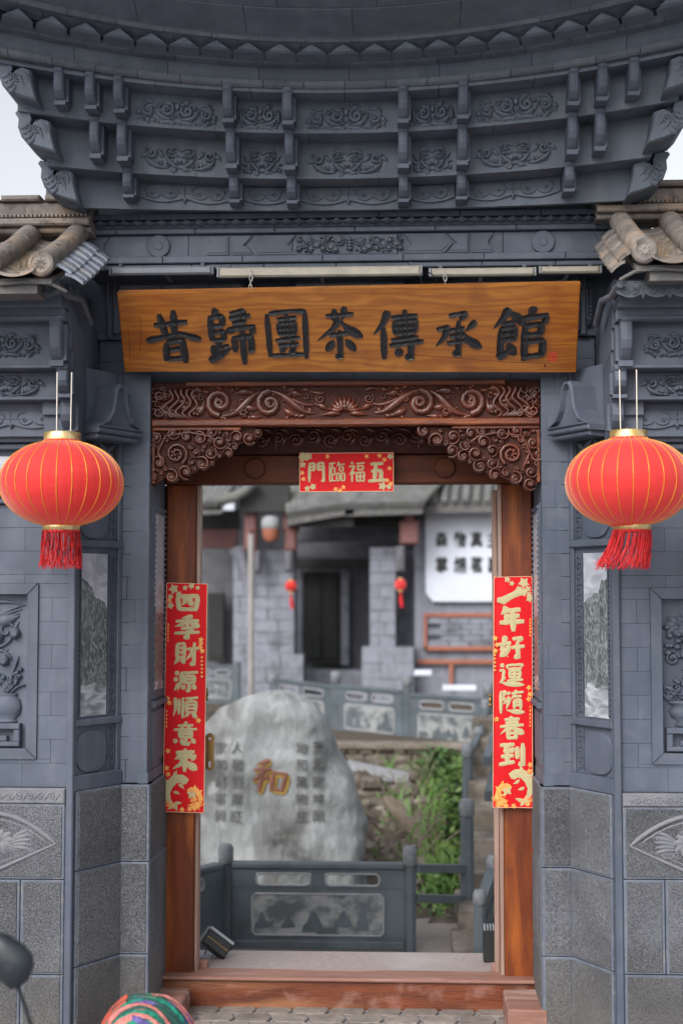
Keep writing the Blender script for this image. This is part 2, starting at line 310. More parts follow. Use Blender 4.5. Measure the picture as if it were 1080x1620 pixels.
    def blob(s, c, r, M=None, n=8, jit=0):
        rings = []
        for i in range(1, 6):
            a = pi*i/6; rings.append([Vector((c[0]+r[0]*math.sin(a)*math.cos(2*pi*k/n)*(1+random.uniform(-jit, jit)), c[1]+r[1]*math.sin(a)*math.sin(2*pi*k/n)*(1+random.uniform(-jit, jit)), c[2]-r[2]*math.cos(a))) for k in range(n)])
        if M: rings = [[M @ q for q in g] for g in rings]
        return s.loft(rings)
    def mesh(s, name, m):
        me = bpy.data.meshes.new(name); me.from_pydata([tuple(v) for v in s.v], [], s.f)
        me.polygons.foreach_set('use_smooth', s.sm); me.materials.append(m); me.update(); return me
    def build(s, name, m, parent=None, **kw):
        """link as one object whose origin sits at the middle of its own mesh"""
        lo = [min(v[i] for v in s.v) for i in range(3)]; hi = [max(v[i] for v in s.v) for i in range(3)]
        c = Vector(((lo[0]+hi[0])/2, (lo[1]+hi[1])/2, (lo[2]+hi[2])/2))
        s.v = [tuple(Vector(v)-c) for v in s.v]
        o = bpy.data.objects.new(name, s.mesh(name, m)); COL.objects.link(o)
        put(o, parent, c); tag(o, **kw); return o
WPOS = {}
def put(o, parent, c):
    o.parent = parent; WPOS[o.name] = Vector(c)
    o.location = Vector(c) - (WPOS.get(parent.name, Vector()) if parent else Vector())
def tag(o, label=None, category=None, group=None, kind=None):
    for k, v in (('label', label), ('category', category), ('group', group), ('kind', kind)):
        if v: o[k] = v
    return o
def empty(name, loc, label, category, group=None):
    o = bpy.data.objects.new(name, None); COL.objects.link(o); put(o, None, loc); return tag(o, label, category, group)
def place(me, name, M, parent):
    """an object sharing mesh me, at world matrix M (parents carry no rotation)"""
    o = bpy.data.objects.new(name, me); COL.objects.link(o); o.parent = parent
    M = M.copy(); WPOS[o.name] = M.to_translation()
    M.translation = M.to_translation() - (WPOS.get(parent.name, Vector()) if parent else Vector())
    o.matrix_local = M; return o
def frame(O, U, Wd=None):
    """wall frame: u along U, v up, w outwards"""
    U = Vector(U).normalized(); V = Vector((0, 0, 1)); Wd = Vector(Wd).normalized() if Wd else U.cross(V)
    M = Matrix(((U.x, V.x, Wd.x, O[0]), (U.y, V.y, Wd.y, O[1]), (U.z, V.z, Wd.z, O[2]), (0, 0, 0, 1))); return M
def front(Y): return frame((0, Y, 0), (1, 0, 0))          # u = X, v = Z, w towards the camera
def T(x, y, z): return Matrix.Translation((x, y, z))
def Sc(a, b, c): return Matrix.Diagonal((a, b, c, 1))

def spiral(cx, cy, r, turns=1.6, a0=0, d=1, n=None, rin=.12):
    n = n or max(8, int(turns*11)); out = []
    for i in range(n+1):
        t = i/n; rr = r*(1-t)+r*rin*t; a = a0+d*turns*2*pi*t; out.append((cx+rr*math.cos(a), cy+rr*math.sin(a)))
    return out
def bez(p0, p1, p2, p3=None, n=8):
    if p3 is None: p3 = p2; p2 = ((p1[0]*2+p2[0])/3, (p1[1]*2+p2[1])/3); p1 = ((p0[0]+p1[0]*2)/3, (p0[1]+p1[1]*2)/3)
    return [tuple(((1-t)**3)*p0[k]+3*t*(1-t)**2*p1[k]+3*t*t*(1-t)*p2[k]+t**3*p3[k] for k in (0, 1)) for t in [i/n for i in range(n+1)]]
def taper(n, w, a=.25, b=.25): return [w*(a+(1-a)*min(1, i/(n*.35))) * (b+(1-b)*min(1, (n-i)/(n*.35))) for i in range(n+1)]
def leaf(mb, p0, p1, w, h, M=None, bend=.25):
    dx, dy = p1[0]-p0[0], p1[1]-p0[1]; mid = ((p0[0]+p1[0])/2-dy*bend, (p0[1]+p1[1])/2+dx*bend)
    pts = bez(p0, mid, p1, n=6); mb.ribbon(pts, [w*k for k in (.25, .75, 1, .95, .7, .4, .08)], h, 0, M)
def scroll(mb, cx, cy, r, d=1, a0=0, w=None, h=.01, M=None, turns=1.6):
    p = spiral(cx, cy, r, turns, a0, d); w = w or r*.16; mb.ribbon(p, [w*(.6+.4*min(1, i/4))*(1 if i < len(p)-3 else .8) for i in range(len(p))], h, 0, M)
def mirror(fn, mb, *a):
    fn(mb, 1, *a); fn(mb, -1, *a)

# ---------------------------------------------------------------- glyphs
_gc = {}
def glyph(ch, bold=.022):
    """flat outline mesh of one character, fitted to a unit box round the origin (u, v)"""
    if (ch, bold) in _gc: return _gc[ch, bold]
    c = bpy.data.curves.new('g', 'FONT'); c.body = ch; c.offset = bold; c.resolution_u = 3; c.extrude = .02
    o = bpy.data.objects.new('g', c); COL.objects.link(o)
    me = bpy.data.meshes.new_from_object(o.evaluated_get(bpy.context.evaluated_depsgraph_get()))
    vs = [v.co.copy() for v in me.vertices]; fs = [tuple(p.vertices) for p in me.polygons]
    bpy.data.objects.remove(o); bpy.data.curves.remove(c); bpy.data.meshes.remove(me)
    x0 = min(v.x for v in vs); x1 = max(v.x for v in vs); y0 = min(v.y for v in vs); y1 = max(v.y for v in vs); s = max(x1-x0, y1-y0)
    vs = [((v.x-(x0+x1)/2)/s, (v.y-(y0+y1)/2)/s, (v.z+.02)/.04) for v in vs]
    _gc[ch, bold] = (vs, fs); return vs, fs
def write(ch, M, su, sv, th, m, parent, bold=.022, slant=.10, name='character'):
    vs, fs = glyph(ch, bold); mb = MB()
    mb.add([M @ Vector((u*su + .05*su*math.sin(v*7), (v+u*slant+.02*math.sin(u*9))*sv, w*th)) for u, v, w in vs], fs)
    return mb.build(name, m, parent)
CH = {
'昔': "v27,9 37,50;v54,2 52,46;h17,28 77,22;h0,57 33,50 62,44 100,55;v36,62 33,95;v38,60 66,56 69,99;h42,75 62,72;h36,92 66,90",
'歸': "p20,4 12,15;v7,16 7,58;h9,18 31,15;v31,15 30,32;h9,33 30,32;h9,45 32,42;v32,42 31,57;h9,58 31,57;v21,60 22,86;h22,72 40,68;v9,68 10,84;p0,94 25,84 46,72;h48,12 74,6;v74,6 72,28;h46,20 86,15;h52,29 74,26;d46,36 44,46;h46,38 94,34 88,46;v52,52 53,78;h54,54 86,50;v86,50 86,76 80,76;v69,38 70,100",
'團': "v6,10 9,94;h12,8 60,3 92,4;v92,4 92,98;h12,92 88,90;h30,20 72,16;v32,28 34,50;h34,28 68,25;v68,25 66,50;h34,39 66,37;h34,50 66,48;v50,10 51,60;h24,62 78,56;h30,72 74,69;v62,64 62,86 54,82;d36,76 42,84",
'茶': "h22,16 80,12;v40,4 38,24;p62,0 56,24;p50,22 36,40 2,62;n50,24 68,40 100,56;h28,52 72,48;v50,44 50,96 42,90;d36,64 20,82;d64,62 84,82",
'傳': "p28,4 18,28 0,48;v19,36 20,96;h36,16 86,12;v42,24 44,48;h44,24 84,20;v84,20 80,46;h44,35 80,33;h44,47 80,44;v62,2 62,56;h36,60 88,54;h32,70 98,62;v74,64 74,96 64,90;d46,78 54,90",
'承': "h30,10 66,4;p66,4 50,24;v50,22 50,92 40,84;h34,40 62,36;h32,52 64,49;h26,66 66,62;h4,38 28,32;p28,32 18,56 2,72;p86,22 66,42;n54,40 72,60 100,76",
'館': "p26,2 16,20 0,38;n26,6 38,16 46,26;h16,30 36,27;v14,38 12,88;h14,38 38,35;v38,35 36,60;h14,49 36,47;h14,60 36,58;p8,92 24,84 38,74;d26,68 40,88;d66,0 72,10;d50,18 48,32;h50,20 96,14 90,28;v56,32 56,98;h56,34 86,30;v86,30 84,50;h56,51 84,49;h56,64 90,60;v90,60 88,90;h56,92 88,88",
'和': "p38,0 4,18;h0,34 48,26;v26,14 26,98;p25,36 14,58 0,70;d30,44 46,58;v58,36 60,86;h58,34 96,28;v96,28 92,84;h60,82 92,80",
'四': "v8,14 16,90;h10,14 92,8;v92,10 84,92;h16,86 84,84;p40,14 38,44 26,62;v60,14 60,50 74,56",
'季': "p70,0 26,10;h4,24 96,19;v50,6 50,48;p46,24 28,38 0,48;n54,24 74,36 100,44;h26,56 74,52;p74,52 56,64;v52,64 54,98 38,92;h0,78 100,70",
'財': "v10,8 10,66;h10,10 40,6;v40,6 40,66;h12,26 38,25;h12,44 38,43;h10,64 40,62;p18,68 0,92;d30,68 42,88;h50,30 98,24;v80,2 80,94 66,86;p78,32 64,56 46,74",
'源': "d4,8 18,18;d0,36 14,46;p20,58 2,92;h26,12 96,6;p30,14 28,56 16,92;d58,14 52,24;v40,26 42,56;h40,26 84,24;v84,24 82,56;h42,40 82,39;h42,55 82,54;v62,56 62,92 52,86;d44,66 34,84;d76,64 90,82",
'順': "p6,8 8,56 0,90;v22,12 22,80;v38,6 38,96;h48,10 98,4;p72,8 64,22;v52,24 54,72;h52,24 92,22;v92,22 90,72;h54,38 90,37;h54,54 90,53;h54,71 90,70;p62,74 46,94;d78,74 96,94",
'意': "d46,0 54,8;h20,16 80,12;d34,20 38,28;d66,18 60,28;h4,34 96,28;v26,40 28,66;h26,40 76,38;v76,38 74,66;h28,52 74,51;h28,65 74,64;d14,74 6,90;v34,74 38,92 64,94 66,84;d48,72 56,82;d76,72 92,88",
'來': "h14,18 88,12;v50,0 50,98;p30,22 24,36 10,46;n30,28 36,34 42,42;p74,20 66,34 56,42;n72,26 82,34 92,42;p48,48 32,68 2,88;n52,48 70,68 100,88",
'年': "p30,2 22,18 8,32;h26,18 84,12;h26,42 80,37;v30,30 30,62;h2,66 98,60;v54,16 56,100",
'好': "p24,2 20,30 8,58 34,90;n42,24 34,56 4,88;h0,38 46,30;h54,14 92,8;p92,8 70,30;v72,28 76,92 60,86;h48,50 100,44",
'運': "d6,4 18,14;h2,32 20,30;v20,30 14,62;p20,58 12,74 0,86;n2,82 30,90 98,94;h34,8 94,4;p94,4 86,16;v34,8 32,20;h36,26 88,22;v42,34 44,64;h42,34 84,32;v84,32 82,64;h44,48 82,47;h44,63 82,62;v62,16 62,86;h32,76 94,72",
'隨': "v6,8 6,96;h8,10 26,6;p26,6 14,34;p16,34 28,48 14,60;d34,10 42,18;h32,34 42,32;p42,34 34,62 28,78;n30,84 56,90 100,92;h50,14 96,8;p70,2 60,22 46,40;h58,28 88,26;v60,42 60,78;h60,42 86,40;v86,40 86,78;h60,53 86,52;h60,65 86,64",
'春': "h22,14 80,10;h26,28 76,24;h4,44 96,36;p50,0 40,44 4,76;n52,40 74,60 98,72;v34,54 36,96;h34,54 68,52;v68,52 66,96;h36,72 66,71;h36,92 66,91",
'到': "h4,10 60,6;p36,12 18,34;h18,36 52,30;d44,24 56,38;h8,58 56,54;v32,40 32,84;h0,92 60,80;v72,16 72,66;v94,2 94,94 78,86",
'門': "v8,6 6,98;h10,8 38,6;v38,6 36,42;h10,24 36,22;h10,40 36,39;h60,6 92,4;v60,6 60,40;v92,4 94,96 82,90;h60,22 92,20;h60,38 92,37",
'臨': "v4,4 4,96;h4,6 40,4;h4,94 42,92;h14,30 36,30;v36,30 36,62;v20,6 20,30;v20,62 20,92;v14,30 14,62;h14,62 36,62;p62,0 56,12 48,24;h56,14 98,10;v66,22 66,44;h66,22 88,22;v88,22 88,44;h66,44 88,44;v48,56 48,92;h48,56 66,55;v66,56 66,90;h48,92 66,91;v78,56 78,92;h78,56 98,55;v98,56 98,90;h78,92 98,91",
'福': "d16,0 24,10;h2,22 34,18;p34,20 20,46 0,64;v20,42 20,98;d26,48 36,58;h46,8 96,4;v54,20 56,38;h54,20 88,18;v88,18 86,38;h56,38 86,37;v48,52 50,96;h48,52 94,50;v94,50 92,96;h50,72 92,71;h50,94 92,93;v70,52 70,94",
'五': "h14,10 86,6;v46,10 34,90;h18,46 76,40;v76,40 72,90;h0,94 100,88",
}
BOLD = {'臨': .85, '隨': .95, '運': .95, '源': 1.1, '順': 1.0, '意': 1.05, '福': .95, '門': 1.3, '財': 1.15, '春': 1.2, '五': 1.8, '年': 1.7, '四': 1.5, '季': 1.25, '好': 1.35, '來': 1.45, '到': 1.45}
def brush(mb, ch, M, sx, sy, k=1, h=.01, trough=False, lift=.0):
    for st in CH[ch].split(';'):
        ty = st[0]; pts = [tuple(float(a) for a in p.split(',')) for p in st[1:].split()]
        pts = [((x/100-.5)*sx, (.5-y/100)*sy) for x, y in pts]; q = []; 
        for i in range(len(pts)-1):
            for j in range(4): t = j/4; q.append((pts[i][0]*(1-t)+pts[i+1][0]*t, pts[i][1]*(1-t)+pts[i+1][1]*t))
        q.append(pts[-1]); m = len(q)-1; w = []
        for i in range(m+1):
            t = i/m
            w.append({'h': .036+.024*abs(2*t-1)**1.5, 'v': .058-.006*math.sin(pi*t), 'p': .066*(1-t)**.7+.006, 'n': .022+.062*math.sin(pi*t**1.8*.93), 'd': .02+.055*math.sin(pi*min(1, t*.8+.12))}[ty]*k*sx)
        w[0] *= .55; w[-1] *= .55
        ex = .015*sx
        a, b = q[0], q[1]; dd = math.hypot(a[0]-b[0], a[1]-b[1]) or 1; q[0] = (a[0]+(a[0]-b[0])/dd*ex, a[1]+(a[1]-b[1])/dd*ex)
        a, b = q[-1], q[-2]; dd = math.hypot(a[0]-b[0], a[1]-b[1]) or 1; q[-1] = (a[0]+(a[0]-b[0])/dd*ex, a[1]+(a[1]-b[1])/dd*ex)
        mb.ribbon(q, w, h, lift, M, trough)
        lift += .00006

# ---------------------------------------------------------------- plan of the gate (gate axis at X = 0, street side towards the camera)
YA, YB, YD = 7.24, 7.55, 8.04
XA, XB, XC = 1.37, 1.19, 1.045
ZB = zp(1240, YB, 205)           # top of the granite base
XS = .037                        # the eave's centre line

# ---------------------------------------------------------------- ground
SGR = mat('street_bounce_concrete', (.30, .30, .305), (.24, .24, .245), rough=.85, scale=2, bump=.3)  # pale neutral grey chosen to bounce fill light up under the eaves
g = MB().box(-60, 60, -20, YD-.05, -.5, 0).build('street_ground', SGR, kind='structure')
MB().box(-60, 60, 9.0, 90, -1.2, -.42).build('courtyard_floor', FLOOR, kind='structure')
dp = MB().blk(Matrix(((1,0,0,0),(0,1,0,0),(0,0,1,0),(0,0,0,1))), -1.3, 1.3, 8.10, 8.62, -1.1, .163, .012).build('doorstep_floor', GRNF, kind='structure')
MB().box(-3, -1.31, 8.2, 9.0, -.9, .14).build('platform_floor', GRNF, kind='structure'); MB().box(1.31, 3, 8.2, 9.0, -.9, .14).build('platform_floor', GRNF, kind='structure')
FL = Matrix(((1,0,0,0),(0,1,0,0),(0,0,1,0),(0,0,0,1)))
pv = {}
for i in range(-7, 8):
    for j in range(7):
        x = i*.2 + (j % 2)*.1; y = 7.93 - j*.155
        hx = MB().prism([(x-.097+.02, y-.075), (x+.097-.02, y-.075), (x+.097, y), (x+.097-.02, y+.075), (x-.097+.02, y+.075), (x-.097, y)], .001, .012+random.uniform(0, .004), FL, .004)
        hx.build('paver', PAVE, g)

# ---------------------------------------------------------------- gatehouse
gate = empty('gatehouse', (0, 7.6, 0), 'tall blue grey painted stone gatehouse with a bracketed eave over the open doorway', 'gatehouse')

def mx(M, s): return Matrix.Diagonal((s, 1, 1, 1)) @ M        # mirror left-built frames to the right

def granite(M, u0, u1, rows, parent, splits=(), proud=.02, mg=.016, name='granite_block'):
    """rows of chiselled blocks with a smooth dressed margin round each"""
    for k in range(len(rows)-1):
        us = [u0] + (list(splits[k]) if k < len(splits) else []) + [u1]
        for a, b in zip(us, us[1:]):
            z1, z0 = rows[k], rows[k+1]
            o = MB().blk(M, a+.002, b-.002, z0+.002, z1-.002, -.12, proud, .004).build(name, GMARG, parent)
            if b-a > mg*2.5:
                m2 = min(mg, (b-a)*.14)
                MB().blk(M, a+m2, b-m2, z0+mg*.8, z1-mg*.8, proud-.004, proud+.005, .003).build('chiselled_face', CHIS, o)

def fret(M, u0, u1, v0, v1, parent, w=0, t=.0022, name='fret_strip'):
    """meander strip, joined (each key is a few pixels)"""
    mb = MB(); W_ = u1-u0; n = max(1, round((v1-v0)/(W_*1.15))); st = (v1-v0)/n
    for k in range(n):
        b = v0+k*st; q = lambda x, y: (u0+W_*x, b+st*y)
        for a, c in (((.05, 0), (.05, 1)), ((.95, .0), (.95, .75)), ((.3, .8), (.95, .8)), ((.3, .2), (.3, .8)), ((.3, .2), (.7, .2)), ((.7, .2), (.7, .55))):
            p, r = q(*a), q(*c); e = t
            mb.blk(M, min(p[0], r[0])-e, max(p[0], r[0])+e, min(p[1], r[1])-e, max(p[1], r[1])+e, w-.002, w+.006, .001)
    o = mb.build(name, GP, parent); o['kind'] = 'stuff'; return o

def courses(M, u0, u1, z0, z1, ch, bw, parent, gapu=.0010, depth=.1, name='stone_block', mt=None, off=0, skip=None, j=.0010, w1=0):
    """running bond of painted blocks, every block a part"""
    n = max(1, round((z1-z0)/ch)); ch = (z1-z0)/n
    for k in range(n):
        a = z0+k*ch; b = a+ch; xs = [u0]; x = u0 + (bw*.5 if (k+off) % 2 else bw)
        while x < u1-bw*.18: xs.append(x); x += bw
        xs.append(u1)
        for p, q in zip(xs, xs[1:]):
            rects = [(p, q, a, b)]
            if skip:
                U0, U1, V0, V1 = skip; new = []
                for (p_, q_, a_, b_) in rects:
                    if q_ <= U0 or p_ >= U1 or b_ <= V0+.002 or a_ >= V1-.002: new.append((p_, q_, a_, b_)); continue
                    if a_ < V0: new.append((p_, q_, a_, V0))
                    if b_ > V1: new.append((p_, q_, V1, b_))
                    a2, b2 = max(a_, V0), min(b_, V1)
                    if p_ < U0: new.append((p_, U0, a2, b2))
                    if q_ > U1: new.append((U1, q_, a2, b2))
                rects = new
            for (p_, q_, a_, b_) in rects:
                if q_-p_ < .012 or b_-a_ < .012: continue
                MB().blk(M, p_+gapu/2, q_-gapu/2, a_+.0005, b_-.0005, -depth, w1+random.uniform(-.0012, .0012), j).build(name, mt or GP, parent)

SIDE = {-1: 'left', 1: 'right'}
ZT = zp(590, 7.5, 200)           # top of the piers, behind the board
marb = {}
for s in (-1, 1):
    pier = MB()
    # solid core behind the facings
    core = [(-XA-.3, YA+.07), (-XA+.02, YA+.07), (-XB+.0, YB+.07), (-XC-.06, YB+.07), (-XC-.06, YD+.3), (-XA-.3, YD+.3)]
    vs = [Vector((s*-x*-1, y, z)) for z in (0, ZT+.5) for x, y in core]
    k = len(core); fs = [tuple(range(k)), tuple(range(2*k-1, k-1, -1))] + [(i, (i+1) % k, (i+1) % k+k, i+k) for i in range(k)]
    vs = [Vector((-s*x, y, z)) for z in (0, ZT-.004) for x, y in [(-p[0]*-1, p[1]) for p in core]]
    pier.add(vs, fs)
    pr = pier.build('pier', GPD, gate)
    obl = mx(frame((-XA, YA, 0), (XB*-1+XA, YB-YA, 0)), -s)     # oblique face, u = 0 at the outer corner
    fr_ = mx(frame((-XB, YB, 0), (1, 0, 0)), -s)
    rev = mx(frame((-XC, YB, 0), (0, 1, 0)), -s)
    OW = math.hypot(XA-XB, YB-YA); FW = XB-XC; RW = YD-YB
    zr = [ZB, zp(1362, YB, 205), zp(1508, YB, 205), -.01]
    if s == 1: zr[1:3] = [zp(1372, YB, 880), zp(1512, YB, 880)]
    granite(obl, .012, OW, zr, pr); granite(fr_, 0, FW+.02, zr, pr); granite(rev, .0, RW+.05, zr, pr, splits=[(), (.2,), ()])
    # corner strip between wing and pier
    MB().blk(mx(frame((-XA-.028, YA, 0), (1, 0, 0)), -s), 0, .038, 0, zp(690, YA, 110), -.1, .028, .006).build('corner_strip', GP, pr)
    # front strip of painted blocks
    nk = 18; chh = (ZT-ZB-.004)/nk
    for k_ in range(nk):
        a_ = ZB+.004+k_*chh; sp_ = [0, FW] if (k_+(s > 0)) % 2 else [0, FW*(.20 if k_ % 4 == 0 else .80), FW]
        if k_ % 5 == 2: sp_ = [0, FW*.5, FW]
        for p_, q_ in zip(sp_, sp_[1:]): MB().blk(fr_, p_+.0007, q_-.0007, a_+.0007, a_+chh-.0007, -.1, random.uniform(-.002, .002), .002).build('stone_block', GP, pr)
    # sill band on the base
    MB().blk(obl, 0, OW, ZB, zp(1222, 7.4, 150), -.05, .016, .004).build('sill_ledge', GP, pr)
    MB().blk(rev, .0, RW, ZB+.002, ZB+.06, -.05, .006, .004).build('sill_ledge', GP, pr)
    # oblique face: stone ground + framed panels
    za, zb = zp(1222, 7.4, 150), zp(690, 7.4, 150)
    bk = MB().blk(obl, 0, OW, za, ZT, -.06, -.016, .001).build('panel_ground', GP, pr)
    MB().blk(obl, OW-.03, OW, za, ZT, -.016, .003, .003).build('panel_stile', GP, pr)
    MB().blk(obl, .0, .03, za, ZT, -.016, .003, .003).build('panel_stile', GP, pr)
    zz = [(1150, 1220), (874, 1132), (762, 855), (694, 760)]
    for py in (1141, 861, 765, 692): 
        z = zp(py, 7.4, 150); MB().blk(obl, .01, OW-.005, z-.018, z+.018, -.016, .014, .006).build('panel_ledge', GP, pr)
    fret(obl, OW-.088, OW-.040, za+.02, zp(1151, 7.4, 150), pr, -.012); fret(obl, OW-.088, OW-.040, zp(1128, 7.4, 150), zp(878, 7.4, 150), pr, -.012); fret(obl, OW-.088, OW-.040, zp(852, 7.4, 150), zp(775, 7.4, 150), pr, -.012)
    fret(obl, .036, .060, zp(1128, 7.4, 150), zp(878, 7.4, 150), pr, -.012)
    zc0, zc1 = zp(1132, 7.4, 150), zp(876, 7.4, 150)
    lm = landscape('mountain_marble_'+SIDE[s], zc0, zc1, 1.75, 3.1 if s < 0 else 8.3, .75-1.75*1.225)
    lm2 = landscape('reveal_marble_'+SIDE[s], zc0, zc1, 0, 6.1+s, .75)
    MB().blk(obl, .062, OW-.10, zc0, zc1, -.016, -.010, .001).build('marble_picture', lm, pr)
    for a, b in ((1222, 1152), (855, 775)):
        z0, z1 = zp(a, 7.4, 150), zp(b, 7.4, 150); cu = (.03+OW-.095)/2; rr = (OW-.13)/2
        mb = MB(); n = 40; pts = []
        for i in range(n):
            t = 2*pi*i/n; cxx, syy = math.cos(t), math.sin(t)
            pts.append((cu+rr*math.copysign(abs(cxx)**.75, cxx), (z0+z1)/2+(z1-z0)*.47*math.copysign(abs(syy)**.75, syy)))
        mb.prism(pts, -.016, -.004, obl, .003); mb.build('medallion', GP, pr)
    # pierced lattice: overlapping petals
    z0, z1 = zp(757, 7.4, 150), zp(698, 7.4, 150)
    MB().blk(obl, .036, OW-.036, z0, z1, -.0159, -.015, .0004).build('lattice_shade_sheet', DARK, pr)  # black sheet paints the shade inside the lattice openings
    lt = MB(); cw = (OW-.072)/2
    for i in range(2):
        for jx in range(2):
            c = (.036+cw*(i+.5), z0+(z1-z0)*(jx+.5)/1.0*.5); hx, hy = cw/2, (z1-z0)/4
            for sx_, sy_ in ((1, 1), (1, -1), (-1, 1), (-1, -1)):
                p1 = (c[0]+sx_*hx, c[1]+sy_*hy)
                leaf(lt, c, p1, .013, .010, obl @ T(0, 0, -.015), .0)
    lt.build('lattice', GP, pr)
    # little gable standing out of the oblique face
    zg0, zg1 = zp(678, 7.3, 180), zp(604, 7.3, 180); hgt = zg1-zg0; cu = OW*.56
    ol = [(-.5, 0), (.5, 0), (.46, .05), (.30, .16), (.20, .36), (.155, .62), (.13, .86), (.07, .97), (-.07, .97), (-.13, .86), (-.155, .62), (-.20, .36), (-.30, .16), (-.46, .05)]
    wv = .345
    gb = MB(); inn = [(cu+x*wv*.93, zg0+.01+y*hgt*.955) for x, y in ol]; gb.prism(inn, -.02, .105, obl, 0)
    gbo = gb.build('gable', GP, pr)
    rim = MB(); out = [(cu+x*wv, zg0+y*hgt) for x, y in ol]; k = len(ol); rings = []
    for w_ in (-.02, .115):
        rings.append([obl @ Vector((p[0], p[1], w_)) for p in out])
    rings[1] = [obl @ Vector((p[0], p[1], .125)) for p in out]
    ins_ = lambda k_, e_: [(cu+math.copysign(max(0, abs(x)*wv-e_), x), zg0+max(y*hgt-e_*(y > .5), e_*.8)) for x, y in ol]
    rings.append([obl @ Vector((p[0], p[1], .135)) for p in ins_(0, .006)]); rings.append([obl @ Vector((p[0], p[1], .135)) for p in ins_(0, .014)])
    rings.append([obl @ Vector((p[0], p[1], .098)) for p in ins_(0, .020)])
    rim.loft(rings, cap=False, smooth=False).build('gable_rim', GP, gbo)
    MB().blk(obl, cu-.175, cu+.175, zg0-.028, zg0, -.02, .128, .008).build('gable_sill', GP, pr)
    MB().blk(obl, cu-.160, cu+.160, zg0-.056, zg0-.028, -.02, .108, .008).build('gable_sill', GP, pr)
    # reveal facing the doorway
    courses(rev, .0, RW, ZB+.062, ZT, .119, .26, pr, off=1)
    zp0, zp1 = zp(1105, 7.8, 250), zp(800, 7.8, 250)
    MB().blk(rev, .09, RW-.03, zp0, zp1, -.02, .008, .004).build('reveal_frame', GP, pr)
    MB().blk(rev, .14, RW-.08, zp0+.05, zp1-.05, -.02, .011, .002).build('reveal_panel', lm2, pr)
    bd = MB()
    for i in range(int((zp1-zp0)/.03)):
        for uu in (.115, RW-.055): bd.blk(rev, uu-.009, uu+.009, zp0+.01+i*.03, zp0+.028+i*.03, .006, .018, .004)
    bd.build('bead_strip', GP, pr)['kind'] = 'stuff'
    MB().blk(rev, .08, RW-.02, zp0-.035, zp0-.004, -.02, .03, .006).build('reveal_ledge', GP, pr)
    MB().blk(rev, .10, RW-.04, ZB+.10, zp0-.06, -.02, .010, .004).build('reveal_panel', GP, pr)

# wall over the doorway, behind the board
Fm = front(7.66)
ZF0 = zp(418, 7.4)               # underside of the frieze
wl = MB().box(-XC-.62, XC+.62, 7.70, 8.1, zp(604, 7.66), ZF0+.9).build('over_door_wall', GPD, gate)
courses(Fm, -XC-.30, XC+.30, zp(604, 7.66), zp(536, 7.66), .12, .28, wl, depth=.035)
MB().blk(Fm, -XC-.6, XC+.6, zp(536, 7.66)+.002, ZF0, -.03, -.008, .002).build('painted_ground', GP, wl)
MB().blk(Fm, -XC-.32, XC+.32, zp(536, 7.66), zp(526, 7.66), -.03, .03, .006).build('moulding', GP, wl)
MARB = landscape('cloud_marble', ZF0-1.2, ZF0-.6, 0, 5.7, .6)
for (px0, px1) in ((172, 398), (452, 655), (700, 938)):
    x0, x1, z0, z1 = xp(px0, 7.66, 480), xp(px1, 7.66, 480), zp(530, 7.66), zp(440, 7.66); c = .07
    oct_ = lambda e: [(x0+c*.7+e*.4, z0+e), (x1-c*.7-e*.4, z0+e), (x1-e, z0+c+e*.4), (x1-e, z1-c-e*.4), (x1-c*.7-e*.4, z1-e), (x0+c*.7+e*.4, z1-e), (x0+e, z1-c-e*.4), (x0+e, z0+c+e*.4)]
    rg = []
    for e, w_ in ((0, -.01), (0, .02), (.012, .028), (.026, .028), (.03, .002)): rg.append([Fm @ Vector((p[0], p[1], w_)) for p in oct_(e)])
    fo = MB().loft(rg, cap=False, smooth=False).build('octagonal_frame', GP, wl)
    MB().prism(oct_(.028), -.006, .003, Fm).build('marble_picture', MARB, fo)
    bd = MB(); O = oct_(.019)
    for i in range(8):
        a, b = O[i], O[(i+1) % 8]; L_ = math.hypot(b[0]-a[0], b[1]-a[1]); m = int(L_/.021)
        for k in range(m): t = (k+.5)/m; x, z = a[0]+(b[0]-a[0])*t, a[1]+(b[1]-a[1])*t; bd.blk(Fm, x-.008, x+.008, z-.008, z+.008, .026, .038, .004)
    bd.build('bead_rope', GP, fo)['kind'] = 'stuff'
# frames at both ends of that wall
for s in (-1, 1):
    MB().blk(Fm, s*(XC+.235)-.02, s*(XC+.235)+.02, zp(536, 7.66), ZF0, -.03, .05, .01).build('moulding', GP, wl)
    MB().tube([(s*(XC+.2), 7.6, ZF0), (s*(XC+.2), 7.6, zp(525, 7.6))], .018, 8).build('downpipe', GP, wl)

# ---------------------------------------------------------------- frieze
YF = 7.36; FF = front(YF)
fz = lambda py: zp(py, YF)
XW = 1.40
frz = MB().box(XS-XW, XS+XW, YF+.03, 8.3, fz(425), fz(340)).build('frieze', GP, gate)
def strip(z0, z1, w0, w1, seg, name, mt=GP, x0=-XW, x1=XW, ph=0, M=FF, c=.004):
    x = x0; k = 0
    while x < x1-.01:
        e = min(x1, x+seg*(1 if (k or not ph) else ph))
        if x1-e < seg*.2: e = x1
        MB().blk(M, XS+x+.0012, XS+e-.0012, z0, z1, w0, w1+random.uniform(-.0012, .0012), c).build(name, mt, frz); x = e; k += 1
strip(fz(425), fz(417), -.05, .022, .38, 'frieze_strip', ph=.5)
strip(fz(416), fz(405), -.05, .040, .42, 'frieze_strip')
strip(fz(404.6), fz(370), -.05, .004, .55, 'frieze_slab', c=.002)
strip(fz(369), fz(361), -.05, .036, .42, 'frieze_strip', ph=.4)
strip(fz(349), fz(340), -.05, .066, .42, 'frieze_strip', ph=.7)
strip(fz(360.6), fz(349.4), -.05, .040, 2.8, 'tooth_bed')
tz0, tz1 = fz(360), fz(350); hh = tz1-tz0
